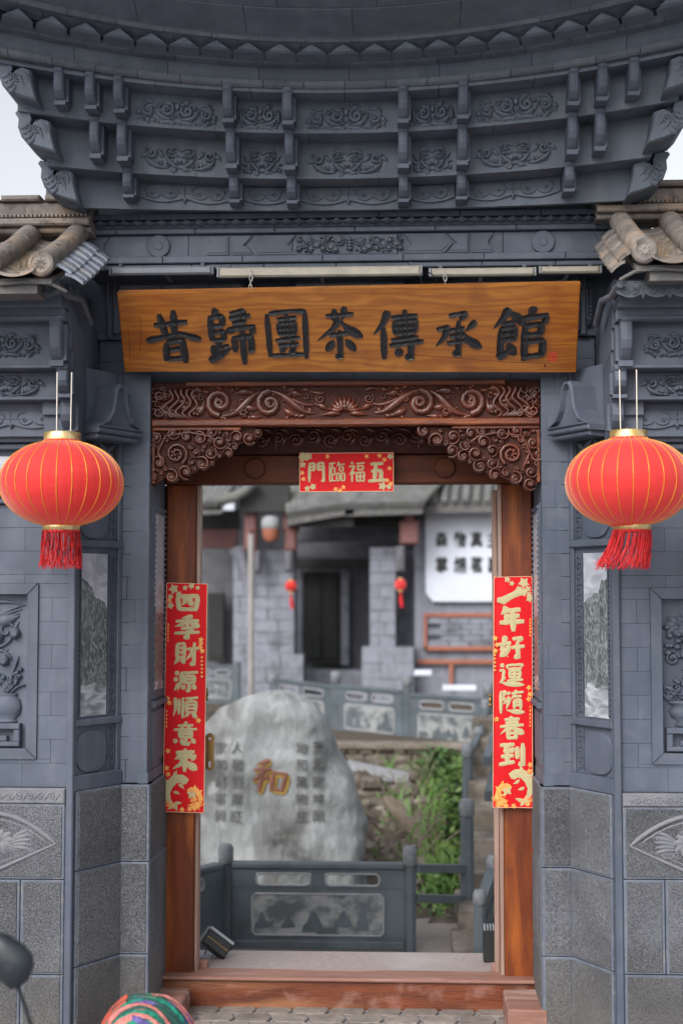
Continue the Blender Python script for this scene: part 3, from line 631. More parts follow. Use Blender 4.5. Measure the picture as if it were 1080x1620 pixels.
tm = MB(); tw = .031; V3 = lambda a, b, c: Vector((a, b, c))
tm.add([V3(-tw, .04, hh*.42), V3(0, .04, hh), V3(tw, .04, hh*.42), V3(0, .04, 0), V3(-tw*.97, -.035, hh*.42), V3(0, -.035, hh*.97), V3(tw*.97, -.035, hh*.42), V3(0, -.035, hh*.1), V3(0, -.058, hh*.46)],
       [(0, 1, 5, 4), (1, 2, 6, 5), (2, 3, 7, 6), (3, 0, 4, 7), (4, 5, 8), (5, 6, 8), (6, 7, 8), (7, 4, 8)])
TOOTH = tm.mesh('tooth', GP)
for i in range(43):
    x = XS-XW+.03+i*.0652; place(TOOTH, 'tooth', T(x, YF-.046, tz0), frz)
# panels of the frieze
def plate(poly, nm='plaque', w=.016, par=None, mt=GP, inset=True):
    for s in (-1, 1):
        pp = [(XS+s*(x-XS), z) for x, z in poly]
        if s < 0: pass
        q = pp if s > 0 else pp[::-1]
        o = MB().prism(q, .002, w, FF, .004).build(nm, mt, frz)
        if inset:
            cx = sum(p[0] for p in q)/len(q); cz = sum(p[1] for p in q)/len(q)
            q2 = [(cx+(x-cx)*.86, cz+(z-cz)*.76) for x, z in q]; MB().prism(q2, w-.002, w+.004, FF, .002).build('plaque_face', mt, o)
z0, z1 = fz(403), fz(372); zc = (z0+z1)/2; H = (z1-z0)
fx = lambda px: abs(xp(px, YF, 385)-XS)+XS
def conc(xa, xb, d):   # plaque whose side at xb is hollowed
    pts = [(xa, z0), (xb, z0)]; 
    for i in range(1, 6): t = i/6; pts.append((xb-d*math.sin(pi*t), z0+H*t))
    pts += [(xb, z1), (xa, z1)]
    return pts if xb > xa else pts
XR = lambda px: xp(px, YF, 385)
plate([(XR(967)-.0, z0), (XR(974), z0), (XR(974), z1), (XR(938), z1)] + [(XR(938)+.028*math.sin(pi*i/6), z1-H*i/6) for i in range(1, 6)] + [(XR(938), z0)])
plate([(XR(745), z0), (XR(780), z0)] + [(XR(780)-.028*math.sin(pi*i/6), z0+H*i/6) for i in range(1, 6)] + [(XR(780), z1), (XR(745), z1)])
plate([(XR(741), z0), (XR(741), z1), (XR(708), z1), (XR(722), zc), (XR(708), z0)])
plate([(XR(703), z0), (XR(716), zc), (XR(703), z1), (XR(638), z1), (XR(650), zc), (XR(638), z0)])
for s in (-1, 1):
    c = XS+s*(XR(858)-XS); d = MB().disc(c, zc, .060, .002, .022, FF, 32).build('medallion', GP, frz)
    MB().disc(c, zc, .024, .02, .026, FF, 20).build('medallion_boss', GP, d)
# the carved plaque in the middle: two scaled creatures and clouds round a knot
cp = MB(); random.seed(3)
MB().blk(FF, XR(478), XR(628), z0, z1, .002, .010, .003).build('plaque', GP2, frz)
for s in (-1, 1):
    cx = XS+s*.055; M_ = FF @ T(0, 0, .008)
    for (dx, dz, r) in ((.0, .018, .030), (.045, -.012, .026), (.085, .016, .024), (.085, -.022, .020), (.12, 0, .028), (.155, .02, .022), (.15, -.02, .022), (.19, 0, .026), (.02, -.026, .022), (.06, .03, .018), (.21, .025, .016), (.21, -.022, .016)):
        scroll(cp, cx+s*dx, zc+dz, r, d=s, a0=random.uniform(0, 6), w=r*.22, h=.022, M=M_)
        cp.blob((cx+s*dx, zc+dz, 0), (r*.7, r*.7, .022), M_)
    for k in range(26): cp.blob((cx+s*random.uniform(-.02, .22), zc+random.uniform(-.04, .04), 0), (.008, .008, .03), M_, 5)
for dz in (-.024, -.008, .008, .024): cp.blk(FF, XS-.016, XS+.016, zc+dz-.004, zc+dz+.004, .008, .034, .002)
cp.blk(FF, XS-.004, XS+.004, zc-.036, zc+.036, .008, .036, .002)
cp.build('creature_carving', GP2, frz)

# ---------------------------------------------------------------- bracketed eave
eave = MB()
ev_core = eave.box(-1.36+XS, 1.36+XS, 7.42, 8.6, fz(340)+.002, zp(0, 6.6)+.5).build('eave_core', GP2, gate)
def E(x, Y0, z0, fw, up):
    t = abs(x)/1.5; return Vector((XS+x, Y0-fw*t*t, z0+up*t*t))
LV = [dict(Y=7.30, py=339, fw=.0, up=.0), dict(Y=7.07, py=279, fw=.13, up=.045), dict(Y=6.93, py=207, fw=.15, up=.065), dict(Y=6.81, py=143, fw=.17, up=.085)]
for L_ in LV: L_['z'] = zp(L_['py'], L_['Y'])
def curveblock(x0, x1, prof, Y0, z0, fw, up, name, mt, parent, n=4, gap=.0015):
    rings = []
    for i in range(n+1):
        x = x0+gap+(x1-x0-2*gap)*i/n; e = E(x, Y0, z0, fw, up); rings.append([e+Vector((0, dy, dz)) for dy, dz in prof])
    return MB().loft(rings, smooth=False).build(name, mt, parent)
def curvestrip(prof, L, name, seg, x1=1.62, mt=GP2, ph=0, parent=None):
    x = -x1; k = 0
    while x < x1-.01:
        e = x+seg*(.6 if k == 0 and ph else 1); e = x1 if x1-e < seg*.3 else e
        curveblock(x, e, prof, L['Y']+random.uniform(-.001, .001), L['z'], L['fw'], L['up'], name, mt, parent or ev_core); x = e; k += 1
# arms
def arm_mesh(h, d, w, nm):
    """bracket arm: rolled head at the top edge, swelling front, swept back to a foot; origin at its top front"""
    pr = [(0.0, .012), (-.014, .006), (-.016, -.010), (-.004, -.020), (-.010, -.045), (-.012, -h*.45), (.002, -h*.62), (.030, -h*.76), (.052, -h*.85), (d*.8, -h*.86), (d*.8, .012)]
    mb = MB(); rings = []
    for sx_, ins in ((-w/2, .016), (-w/2+.003, .008), (-w/2+.009, .002), (0, -.001), (w/2-.009, .002), (w/2-.003, .008), (w/2, .016)):
        rings.append([Vector((sx_, y+ins, z)) for y, z in pr])
    mb.loft(rings, smooth=False)
    mb.box(-w*.56, w*.56, .034, d*.85, -h*.985, -h*.865)
    mb.box(-w*.36, w*.75, .055, d*.9, -h*.86, -.02)
    return mb.mesh(nm, GP)
arms = {1: [.283, .575, 1.108], 2: [.283, .575, 1.108, 1.24], 3: [.283, .575, 1.10, 1.235, 1.38]}
for k in (1, 2, 3):
    lo, hi = LV[k-1], LV[k]; h = hi['z']-lo['z']; am = arm_mesh(h, .17, .050, 'arm')
    for a in arms[k]:
        for s in (-1, 1):
            e = E(s*a, hi['Y'], hi['z'], hi['fw'], hi['up']); hm = Sc(1 if s < 0 else -1, 1, 1)
            o = place(am, 'bracket_arm', Matrix.Translation(e + Vector((0, -.004, .004))) @ Sc(1, 1, 1.03), ev_core)
    # shelf above this tier: thin front edge and the soffit behind it
    curvestrip([(0, .008), (0, -.012), (.16, -.014), (.30, -.014), (.30, .008)], hi, 'shelf_slab', .46, x1=(1.50, 1.57, 1.66)[k-1], ph=k % 2)
    # lower bead under the soffit, on the panel head
    py_ = hi['Y']+.145
class MBW(MB):
    def ribbon(s, pts, ws, *a, **k):
        ws = [w*1.45 for w in ws] if isinstance(ws, (list, tuple)) else ws*1.45
        return MB.ribbon(s, pts, ws, *a, **k)
# ornaments, unit about 0.36 x 0.15
def orn_a(wide):
    mb = MBW(); h = .014
    for s in (-1, 1):
        scroll(mb, s*.045, .015, .033, s, pi/2, .0065, h, turns=1.3); scroll(mb, s*.045, .015, .016, -s, 0, .005, h*.7, turns=.9)
        mb.ribbon(bez((s*.012, -.015), (s*.05, -.04), (s*.095, -.005), (s*.10, .035)), taper(8, .007), h)
        for i in range(4): leaf(mb, (s*(.012+i*.022), -.03), (s*(.012+i*.022+.004), -.052+.004*(i % 2)), .008, .009, None, 0)
        mb.ribbon([(0, -.034), (s*.04, -.036), (s*.085, -.040)], .008, .010)
        leaf(mb, (s*.02, .045), (s*.07, .052), .008, .01)
        if wide:
            scroll(mb, s*.125, .008, .034, -s, pi/2 if s > 0 else pi/2, .006, h, turns=1.1)
            leaf(mb, (s*.155, .01), (s*.185, -.012), .010, .012, None, -.2*s); leaf(mb, (s*.10, .04), (s*.165, .05), .007, .01, None, .1*s)
            leaf(mb, (s*.13, -.03), (s*.125, -.052), .008, .010); leaf(mb, (s*.155, -.015), (s*.175, -.035), .007, .010); leaf(mb, (s*.105, -.03), (s*.09, -.045), .007, .01)
            mb.blob((s*.125, .004, 0), (.010, .010, .012))
        else:
            mb.ribbon(bez((s*.085, -.03), (s*.10, .01), (s*.088, .045)), taper(8, .007), h)
            leaf(mb, (s*.09, -.005), (s*.112, -.01), .006, .01)
    for s in (-1, 1):
        for (u_, v_, r_) in ((.078, .032, .012), (.02, .044, .010), (.062, -.022, .010), (.015, -.008, .012)) + (((.105, .022, .009), (.150, .032, .010), (.145, -.03, .009), (.115, -.018, .010)) if wide else ()): scroll(mb, s*u_, v_, r_, s, u_*40, .0032, .010, turns=1.1)
        for k in range(9 if wide else 5): leaf(mb, (s*(.02+.017*k), .036-.004*k), (s*(.032+.017*k), .052-.006*k), .0045, .009)
    mb.blob((0, .03, 0), (.014, .018, .012)); return mb
def orn_b(wide):
    mb = MBW(); h = .014
    for s in (-1, 1):
        mb.ribbon(bez((0, .028), (s*.02, .058), (s*.07, .055), (s*.068, .02)) , taper(8, .006), h)
        mb.ribbon(bez((s*.068, .02), (s*.06, -.02), (s*.03, -.035), (0, -.045)), taper(8, .0065), h)
        scroll(mb, s*.038, .034, .014, s, 0, .004, .01, turns=1.1)
        for i, (a, L_) in enumerate(((20, .038), (48, .036), (76, .034))):
            leaf(mb, (s*.006, -.022), (s*(.006+L_*math.cos(R(a))), -.022+L_*math.sin(R(a))), .011, .013, None, .1*s)
        scroll(mb, s*.022, -.046, .011, -s, 0, .0045, .01, turns=1.1)
        leaf(mb, (s*.012, -.05), (s*.05, -.056), .007, .01)
        if wide:
            mb.ribbon(bez((s*.05, -.044), (s*.11, -.052), (s*.165, -.02), (s*.15, .02)), taper(8, .0065), h)
            scroll(mb, s*.128, .016, .024, -s, 0 if s > 0 else pi, .0055, h, turns=1.2)
            leaf(mb, (s*.15, .02), (s*.185, -.004), .008, .01); leaf(mb, (s*.075, .0), (s*.115, .03), .008, .01, None, .2*s)
            for i in range(4): leaf(mb, (s*(.085+i*.014), -.036), (s*(.08+i*.018), -.012), .006, .008)
        else:
            leaf(mb, (s*.05, -.045), (s*.10, -.03), .007, .01); leaf(mb, (s*.07, .0), (s*.098, .03), .006, .01); leaf(mb, (s*.075, -.015), (s*.105, -.012), .005, .009)
    for s in (-1, 1):
        for k in range(5): leaf(mb, (s*(.012+.009*k), .0), (s*(.02+.008*k), .026-.003*k), .0055, .011)
        for (u_, v_, r_) in ((.055, -.03, .009), (.052, .02, .009)) + (((.105, -.03, .010), (.135, -.032, .009), (.10, .03, .010), (.155, .03, .009)) if wide else ((.09, -.04, .008),)): scroll(mb, s*u_, v_, r_, -s, u_*40, .003, .010, turns=1.1)
    mb.blob((0, -.01, 0), (.012, .016, .016)); return mb
def orn_c(W_, n):
    """lambrequin: a scalloped hanging plate with a cloud line"""
    mb = MB(); w = W_/n; top = .045
    for k in range(n):
        cx = -W_/2+w*(k+.5); pts = [(cx-w/2, top), (cx-w/2, -.020)] + [(cx-w/2+w*i/8, -.020-.024*math.sin(pi*i/8)) for i in range(1, 8)] + [(cx+w/2, -.020), (cx+w/2, top)]
        mb.prism(pts, 0, .007, None, .002)
        for s in (-1, 1):
            mb.ribbon(bez((cx, -.004), (cx+s*w*.12, -.036), (cx+s*w*.30, -.03), (cx+s*w*.33, .004)), .0035, .006, .006)
            scroll(mb, cx+s*w*.2, .002, .012, s, 0, .0035, .006, T(0, 0, .006), 1)
            mb.ribbon(bez((cx+s*w*.33, .004), (cx+s*w*.42, .034), (cx+s*w*.12, .04)), .003, .005, .006)
        if k < n-1: leaf(mb, (cx+w/2, -.012), (cx+w/2, -.048), .012, .012, None, 0)
    mb.ribbon([(-W_*.3, .004), (0, .005), (W_*.3, .004)], .003, .004, .006); return mb
OA, OAs = orn_a(1).mesh('scroll_carving', GP2), orn_a(0).mesh('scroll_carving', GP2)
OB, OBs = orn_b(1).mesh('lotus_carving', GP2), orn_b(0).mesh('lotus_carving', GP2)
def facing(e, sx=1, sy=1): return Matrix.Translation(e) @ frame((0, 0, 0), (1, 0, 0)) @ Sc(sx, sy, 1)
for k in (1, 2, 3):
    lo, hi = LV[k-1], LV[k]; xm = (1.42, 1.50, 1.60)[k-1]
    bp = (.15, .150, .130)[k-1]
    ed = [-xm]+[-a for a in arms[k][::-1]]+arms[k]+[xm]
    for a, b in zip(ed, ed[1:]):
        # panel slab between two arms
        zl, zh = lo['z']-(.0 if k == 1 else .01), hi['z']-.013; rings = []
        n = 4 if b-a > .2 else 2
        for i in range(n+1):
            x = a+(b-a)*i/n; e = E(x, hi['Y']+bp, 0, hi['fw'], 0); t = (abs(x)/1.5)**2
            rings.append([Vector((e.x, e.y, zl+lo['up']*t)), Vector((e.x, e.y-.004, zh+hi['up']*t)), Vector((e.x, e.y+.03, zh+hi['up']*t)), Vector((e.x, e.y+.03, zl+lo['up']*t))])
        po = MB().loft(rings, smooth=False).build('eave_panel', GP2, ev_core)
        c = (a+b)/2; w = b-a
        if abs(c) < 1.0:
            e = E(c, hi['Y']+bp, (zl+zh)/2, hi['fw'], (lo['up']+hi['up'])/2) + Vector((0, -.001, 0)); wide = w > .4
            rz = math.atan2(E(c+.05, 0, 0, hi['fw'], 0).y-E(c-.05, 0, 0, hi['fw'], 0).y, .1)
            sl = math.atan2(E(c+.05, 0, 0, 0, hi['up']).z-E(c-.05, 0, 0, 0, hi['up']).z, .1)
            Mx = Matrix.Translation(e) @ Matrix.Rotation(rz, 4, 'Z') @ Matrix.Rotation(-sl, 4, 'Y') @ frame((0, 0, 0), (1, 0, 0))
            if k == 3: place(OA if wide else OAs, 'scroll_carving', Mx @ T(0, -.012, 0) @ Sc(1.12 if wide else 1.0, 1.18, 2.0), po)
            elif k == 2: place(OB if wide else OBs, 'lotus_carving', Mx @ T(0, -.010, 0) @ Sc(1.12 if wide else .98, 1.15, 2.0), po)
            else:
                q = orn_c(w-.055, 2 if w > .4 else 1); o = place(q.mesh('lambrequin', GP2), 'lambrequin', Mx @ T(0, .010, 0) @ Sc(1, 1.0, 2.2), po)
# corner scroll heads
hd = [(248, 1040), (262, 1022), (292, 1026), (340, 1030), (352, 1075), (340, 1108), (352, 1128), (375, 1098), (420, 1078), (470, 1095), (476, 1170), (508, 1290), (410, 1262), (330, 1232), (288, 1190), (266, 1130), (270, 1075)]
for k, (ox, oy, Y) in enumerate(((0, 0, 7.02), (-36, -79, 6.80), (-66, -160, 6.66))):
    for s in (-1, 1):
        poly = []
        for (a, b) in hd[::-1]:
            p = P(a/4+ox, b/4+oy, Y); poly.append((p.x, p.z))
        if s > 0: poly = [(2*XS-x+.04, z) for x, z in poly][::-1]
        Mh = front(Y); mb = MB(); mb.prism(poly, -.24, .03, Mh, .012); 
        ho = mb.build('corner_scroll_head', GP2, ev_core)
        cx = sum(p[0] for p in poly)/len(poly); cz = sum(p[1] for p in poly)/len(poly)
        e = P(335/4+ox, 1130/4+oy, Y); ex = e.x if s < 0 else 2*XS-e.x+.04
        dt = MB(); scroll(dt, ex, e.z, .026, s, 0, .005, .012, Mh @ T(0, 0, .028)); leaf(dt, (ex-s*-.01, e.z-.03), (cx-s*-.0, cz-.06), .012, .012, Mh @ T(0, 0, .028))
        leaf(dt, (cx-s*.05, cz+.01), (cx-s*.075, cz-.05), .014, .012, Mh @ T(0, 0, .028)); leaf(dt, (cx-s*.02, cz-.01), (cx-s*.06, cz-.075), .012, .012, Mh @ T(0, 0, .028))
        dt.build('scroll_detail', GP2, ho)
        MB().disc(ex, e.z, .008, .026, .034, Mh, 12, .001).build('painted_eye_shade', DARK, ho)  # raised black disc paints the shade of a pierced hole
        sm2 = MB(); ax_, az_ = poly[0]; cxm = cx; q2 = [(cx+(x-cx)*.62-s*-.03, cz+(z-cz)*.62+.085) for x, z in poly]; sm2.prism(q2, -.20, -.03, Mh, .012); lo2 = sm2.build('small_scroll_head', GP2, ev_core)
        d3 = MB(); c3x = sum(p[0] for p in q2)/len(q2); c3z = sum(p[1] for p in q2)/len(q2); scroll(d3, c3x+s*.02, c3z+.02, .022, -s, 1, .005, .012, Mh @ T(0, 0, -.032)); leaf(d3, (c3x, c3z), (c3x-s*.03, c3z-.05), .01, .012, Mh @ T(0, 0, -.032)); d3.build('scroll_detail', GP2, lo2)
        d4 = MB()
        for k4 in range(4): t4 = k4/4; leaf(d4, (cx+s*(.055-.05*t4), cz-.02-.10*t4), (cx-s*(.0+.03*t4), cz+.03-.10*t4), .011, .014, Mh @ T(0, 0, .028), .25*s)
        scroll(d4, cx-s*.03, cz-.02, .024, -s, 2, .005, .014, Mh @ T(0, 0, .028)); d4.build('scroll_detail', GP2, ho)
# cornice over the brackets
top = LV[3]
def lvl(Y, py, fw, up): return dict(Y=Y, z=zp(py, Y), fw=fw, up=up)
c1 = lvl(6.80, 140, .20, .09); hz = zp(130, 6.8)-c1['z']; hb = zp(103, 6.78)-c1['z']
curvestrip([(0, 0), (-.012, hz*.3), (-.012, hz), (.2, hz), (.2, 0)], c1, 'cornice_brick', .20, 1.72, GPD, 1)
curvestrip([(.008, hz+.001), (-.02, hb), (.25, hb), (.25, hz+.001)], c1, 'cornice_board', .44, 1.74, GP2)
c2 = lvl(6.72, 102, .21, .10); h2 = zp(92, 6.72)-c2['z']
curvestrip([(0, .002), (-.01, h2), (.3, h2), (.3, .002)], c2, 'cornice_brick', .21, 1.78, GPD, 1)
c3 = lvl(6.66, 91, .22, .105); h3 = zp(68, 6.62)-c3['z']
curvestrip([(.10, .002), (.06, h3), (.3, h3), (.3, .002)], c3, 'tooth_bed', .5, 1.8, GP2)
TB = MB(); w = .072
TB.add([V3(-w, .12, 0), V3(w, .12, 0), V3(0, .12, h3), V3(-w, -.045, 0), V3(w, -.045, 0), V3(0, -.045, h3*.97), V3(-w*.72, -.062, .008), V3(w*.72, -.062, .008), V3(0, -.062, h3*.72)],
       [(0, 1, 4, 3), (0, 3, 5, 2), (1, 2, 5, 4), (3, 4, 7, 6), (4, 5, 8, 7), (5, 3, 6, 8), (6, 7, 8)])
TBM = TB.mesh('large_tooth', GP2)
for i in range(-11, 12):
    x = i*.152; e = E(x, c3['Y'], c3['z'], c3['fw'], c3['up'])
    rz = math.atan(-2*c3['fw']*x/2.25); place(TBM, 'cornice_tooth', Matrix.Translation(e) @ Matrix.Rotation(rz, 4, 'Z') @ Matrix.Rotation(-math.atan(2*c3['up']*x/2.25), 4, 'Y'), ev_core)
c4 = lvl(6.58, 67, .24, .12); h4 = zp(56, 6.56)-c4['z']
curvestrip([(0, .002), (-.015, h4), (.35, h4), (.35, .002)], c4, 'cornice_brick', .22, 1.85, GPD, 1)
c5 = lvl(6.54, 55.5, .25, .13)
for j, (ya, za_, yb, zb_) in enumerate(((0.02, .0, -.16, .055), (-.165, .062, -.36, .12), (-.365, .127, -.58, .185))):
    curvestrip([(ya, za_), (yb, zb_), (yb, zb_+.03), (ya, za_+.03)], c5, 'eave_board', .5 if j != 1 else .46, 1.95, GP2, j % 2)
c6 = lvl(5.96, -60, .26, .14)
curvestrip([(.7, -.25), (-.02, .06), (-.02, .14), (.7, .14)], dict(Y=6.0, z=c5['z']+.19, fw=.26, up=.14), 'eave_board', .6, 2.0, GP2)
rf = MB(); rf.add([V3(-2.1, 6.0, c5['z']+.45), V3(2.1, 6.0, c5['z']+.45), V3(1.7, 7.6, c5['z']+1.1), V3(-1.7, 7.6, c5['z']+1.1), V3(1.7, 9.0, c5['z']+.5), V3(-1.7, 9.0, c5['z']+.5)],
              [(0, 1, 2, 3), (3, 2, 4, 5)]); rf.build('unseen_roof_slope', TILED, gate)  # unseen roof slab, put in above the eave to block the sky
print('gate objects', len(bpy.data.objects))

# ---------------------------------------------------------------- wing walls
def rect(M, p0, p1, w0, w1, Y, c=.004, s=-1):
    """pixel rectangle on the plane at Y, given for the left side, as a block"""
    a = P(p0[0], p0[1], Y); b = P(p1[0], p1[1], Y)
    return MB().blk(M, min(a.x, b.x), max(a.x, b.x), min(a.z, b.z), max(a.z, b.z), w0, w1, c)
random.seed(11)
for s in (-1, 1):
    lab = ('left wing wall with a flower vase relief under a tan tiled roof' if s < 0 else
           'right wing wall with a footed vessel and lotus relief under a tan tiled roof')
    wing = empty('wing_wall', (s*1.9, 7.4, 0), lab, 'wall', 'tiled wing walls flanking the gate')
    X0, X1 = -3.1, -XA-.028
    MB().box(*sorted((s*-X0*-1*-1, s*-X1)), YA+.06, 7.9, 0, zp(440, 7.2)).build('wall_core', GPD, wing)
    Mw = mx(frame((0, YA, 0), (1, 0, 0)), -s)
    zl = lambda py: zp(py, YA, 60 if s < 0 else 1020)
    dz = 0 if s < 0 else .0
    # granite base
    ztop = zl(1246 if s < 0 else 1254)
    cpz = zl(1270 if s < 0 else 1275)
    x = X1
    for w in (.55, .6, .6):
        co = MB().blk(Mw, x-w+.002, x-.002, cpz, ztop, -.1, .036, .006).build('coping_block', GCAR, wing)
        sc = MB(); q = x-w+.04
        while q < x-.04:
            scroll(sc, q, (cpz+ztop)/2, .022, random.choice((-1, 1)), random.uniform(0, 6), .004, .006, Mw @ T(0, 0, .035)); leaf(sc, (q+.02, cpz+.015), (q+.05, ztop-.02), .008, .006, Mw @ T(0, 0, .035)); q += .055
        sc.build('coping_carving', GCAR, co); x -= w
    r1 = zl(1390); r2 = zl(1540)
    granite(Mw, X0, X1, [cpz, r1], wing, splits=[(X1-1.15,)], proud=.028)
    granite(Mw, X0, X1, [r1, r2], wing, splits=[(X1-1.12, X1-.76, X1-.225 if s < 0 else X1-.205)], proud=.028)
    granite(Mw, X0, X1, [r2, -.01], wing, splits=[(X1-1.2, X1-.8, X1-.22 if s < 0 else X1-.3)], proud=.028)
    # pointed medallion cut in the first course
    tip = P(91, 1333, YA) if s < 0 else P(994, 1337, YA); tx = -abs(tip.x) if s < 0 else -abs(tip.x); cz = tip.z
    md = MB(); Mm = Mw @ T(0, 0, .030)
    up = bez((tx-.62, cz), (tx-.34, cz+.30), (tx, cz), n=14); dn = [(tx-.62, cz), (tx-.30, cz-.135), (tx, cz)]
    md.ribbon(up, .013, .016, .0, Mm); md.ribbon(dn, .013, .016, .0, Mm)
    md.ribbon([(tx-.58+(p[0]-tx+.62)*.87, cz+(p[1]-cz)*.8) for p in up], .005, .006, .0, Mm)
    md.ribbon([(tx-.56, cz), (tx-.30, cz-.105), (tx-.05, cz)], .005, .006, .0, Mm); md.build('pointed_frame', GCAR, wing)
    fl = MB()
    for a in range(0, 360, 40): leaf(fl, (tx-.28, cz+.01), (tx-.28+.085*math.cos(R(a)), cz+.01+.075*math.sin(R(a))), .02, .008, Mm, .2)
    for a in range(10): scroll(fl, tx-.14-.03*a, cz+random.uniform(-.05, .06), .02, 1 if a % 2 else -1, a, .004, .006, Mm)
    for a in range(5): leaf(fl, (tx-.23, cz-.02+.01*a), (tx-.10, cz-.045+.03*a), .012, .008, Mm, .15)
    fl.build('flower_carving', GCAR, wing)
    # painted blocks round the niche
    n1 = P(62, 923, YA) if s < 0 else P(1027, 930, YA); n0 = P(62, 1201, YA) if s < 0 else P(1027, 1209, YA)
    nx1 = -abs(n1.x); nx0 = nx1-.92; zt, zb = n1.z, n0.z
    zs = zl(798)
    courses(Mw, X0+.6, X1, ztop+.003, zs, .1155, .29, wing, skip=(nx0, nx1, zb, zt), off=0)
    fw = .056
    def bar(poly, w):
        MB().prism(poly, -.06, w, Mw, .006).build('niche_frame', GP, wing)
    k = .055
    bar([(nx0, zb), (nx1, zb), (nx1-k, zb+k), (nx0+k, zb+k)], .012); bar([(nx1, zb), (nx1, zt), (nx1-k, zt-k), (nx1-k, zb+k)], .012)
    bar([(nx1, zt), (nx0, zt), (nx0+k, zt-k), (nx1-k, zt-k)], .012); bar([(nx0, zt), (nx0, zb), (nx0+k, zb+k), (nx0+k, zt-k)], .012)
    Mn = Mw @ T(0, 0, -.045)
    MB().blk(Mn, nx0+k-.01, nx1-k+.01, zb+k-.01, zt-k+.01, -.01, .0, .001).build('niche_ground', GP, wing)
    xr, yb, yt = nx1-k, zb+k, zt-k
    rl = MB(); rl2 = MB(); rl3 = MB()
    # table
    tx1 = xr-.035 if s < 0 else xr-.02; tw = .17 if s < 0 else .24
    for a, b, c, d, w in ((tx1-tw, tx1, yb+.095, yb+.125, .05), (tx1-tw, tx1-tw+.03, yb+.03, yb+.095, .045), (tx1-.032, tx1, yb+.03, yb+.095, .045), (tx1-tw, tx1, yb+.008, yb+.032, .05), (tx1-tw+.06, tx1-.07, yb+.032, yb+.062, .03)):
        rl.blk(Mn, a, b, c, d, 0, w, .005)
    rl.build('relief_table', GP, wing)
    vx = tx1-.075 if s < 0 else tx1-.115; vz = yb+.125
    if s < 0:
        prof = [(.03, 0), (.052, .012), (.058, .03), (.05, .05)]
        rl2.lathe([(.035, 0), (.05, .004), (.05, .012), (.04, .02), (.066, .045), (.075, .08), (.066, .118), (.048, .132), (.045, .14), (.056, .148), (.05, .15)], 20, Mw @ T(vx, vz, -.045) @ Matrix.Rotation(-pi/2*0, 4, 'X') @ Matrix(((1, 0, 0, 0), (0, 0, 1, 0), (0, -.55, 0, 0), (0, 0, 0, 1))))
        rl2.build('relief_vase', GP, wing)
        for pts in (((vx, vz+.14), (vx+.02, vz+.24), (vx+.055, vz+.34)), ((vx, vz+.14), (vx-.02, vz+.22), (vx-.06, vz+.27)), ((vx+.01, vz+.14), (vx+.05, vz+.2), (vx+.10, vz+.195)), ((vx+.02, vz+.2), (vx+.05, vz+.25), (vx+.06, vz+.28))):
            rl3.ribbon(bez(*pts), .006, .022, 0, Mn)
        for i in range(16):
            t = random.random(); c = random.choice(((.05, .25), (.055, .29), (.03, .21), (-.03, .22), (-.06, .25), (0, .19))); rl3.blob((vx+c[0]+random.uniform(-.018, .018), vz+c[1]+random.uniform(-.018, .018), .008), (.013, .013, .018), Mn, 6, .25)
        for i in range(7): leaf(rl3, (vx+.0, vz+.15), (vx+random.uniform(-.09, .09), vz+random.uniform(.17, .25)), .014, .02, Mn, .2)
        # bird's wing, ribbon, buds above
        for i in range(5): leaf(rl3, (xr-.20, yt-.14-.01*i), (xr-.03-.012*i, yt-.055-.022*i), .016, .03-.003*i, Mn, .12)
        leaf(rl3, (xr-.25, yt-.05), (xr-.02, yt-.06), .012, .02, Mn, .15); leaf(rl3, (xr-.18, yt-.14), (xr-.055, yt-.11), .035, .035, Mn, -.1)
        for c in ((xr-.075, yt-.20), (xr-.13, yt-.34), (xr-.16, yt-.22)): rl3.blob((*c, .01), (.028, .034, .03), Mn, 8, .12); leaf(rl3, c, (c[0]+.02, c[1]+.06), .012, .02, Mn)
        rl3.ribbon(bez((xr-.2, yt-.28), (xr-.09, yt-.27), (xr-.08, yt-.18)), .008, .02, 0, Mn); rl3.ribbon(bez((xr-.22, yt-.30), (xr-.13, yt-.26), (xr-.09, yt-.34)), .008, .02, 0, Mn)
        rl3.ribbon(spiral(xr-.12, yt-.19, .05, 1.0), .008, .02, 0, Mn); rl3.build('relief_flowers', GP, wing)
    else:
        rl2.lathe([(.04, 0), (.07, .01), (.05, .03), (.085, .05), (.10, .085), (.075, .11), (.10, .12), (.105, .13), (.08, .135)], 20, Mw @ T(vx, vz+.0, -.045) @ Matrix(((1, 0, 0, 0), (0, 0, 1, 0), (0, -.5, 0, 0), (0, 0, 0, 1))))
        rl2.build('relief_incense_burner', GP, wing)
        for sg in (-1, 1):
            rl3.ribbon(bez((vx+sg*.08, vz+.13), (vx+sg*.14, vz+.16), (vx+sg*.15, vz+.22)), .010, .025, 0, Mn); leaf(rl3, (vx+sg*.06, vz+.17), (vx+sg*.145, vz+.205), .014, .03, Mn)
            for i in range(5): scroll(rl3, vx+sg*(.03+.018*i), vz+.16+.022*(i % 3), .026, sg, i, .006, .025, Mn)
        for i in range(22): rl3.blob((vx+random.uniform(-.09, .09), vz+random.uniform(.14, .25), .005), (.016, .014, .022), Mn, 6, .2)
        leaf(rl3, (vx, vz+.25), (vx+.02, vz+.33), .014, .025, Mn)
        cx = xr-.09
        for i in range(18): rl3.blob((cx+random.uniform(-.07, .06), yt-.16+random.uniform(-.14, .06), .005), (.02, .016, .025), Mn, 7, .2)
        for a in range(0, 360, 45): leaf(rl3, (cx, yt-.14), (cx+.085*math.cos(R(a)), yt-.14+.07*math.sin(R(a))), .022, .025, Mn)
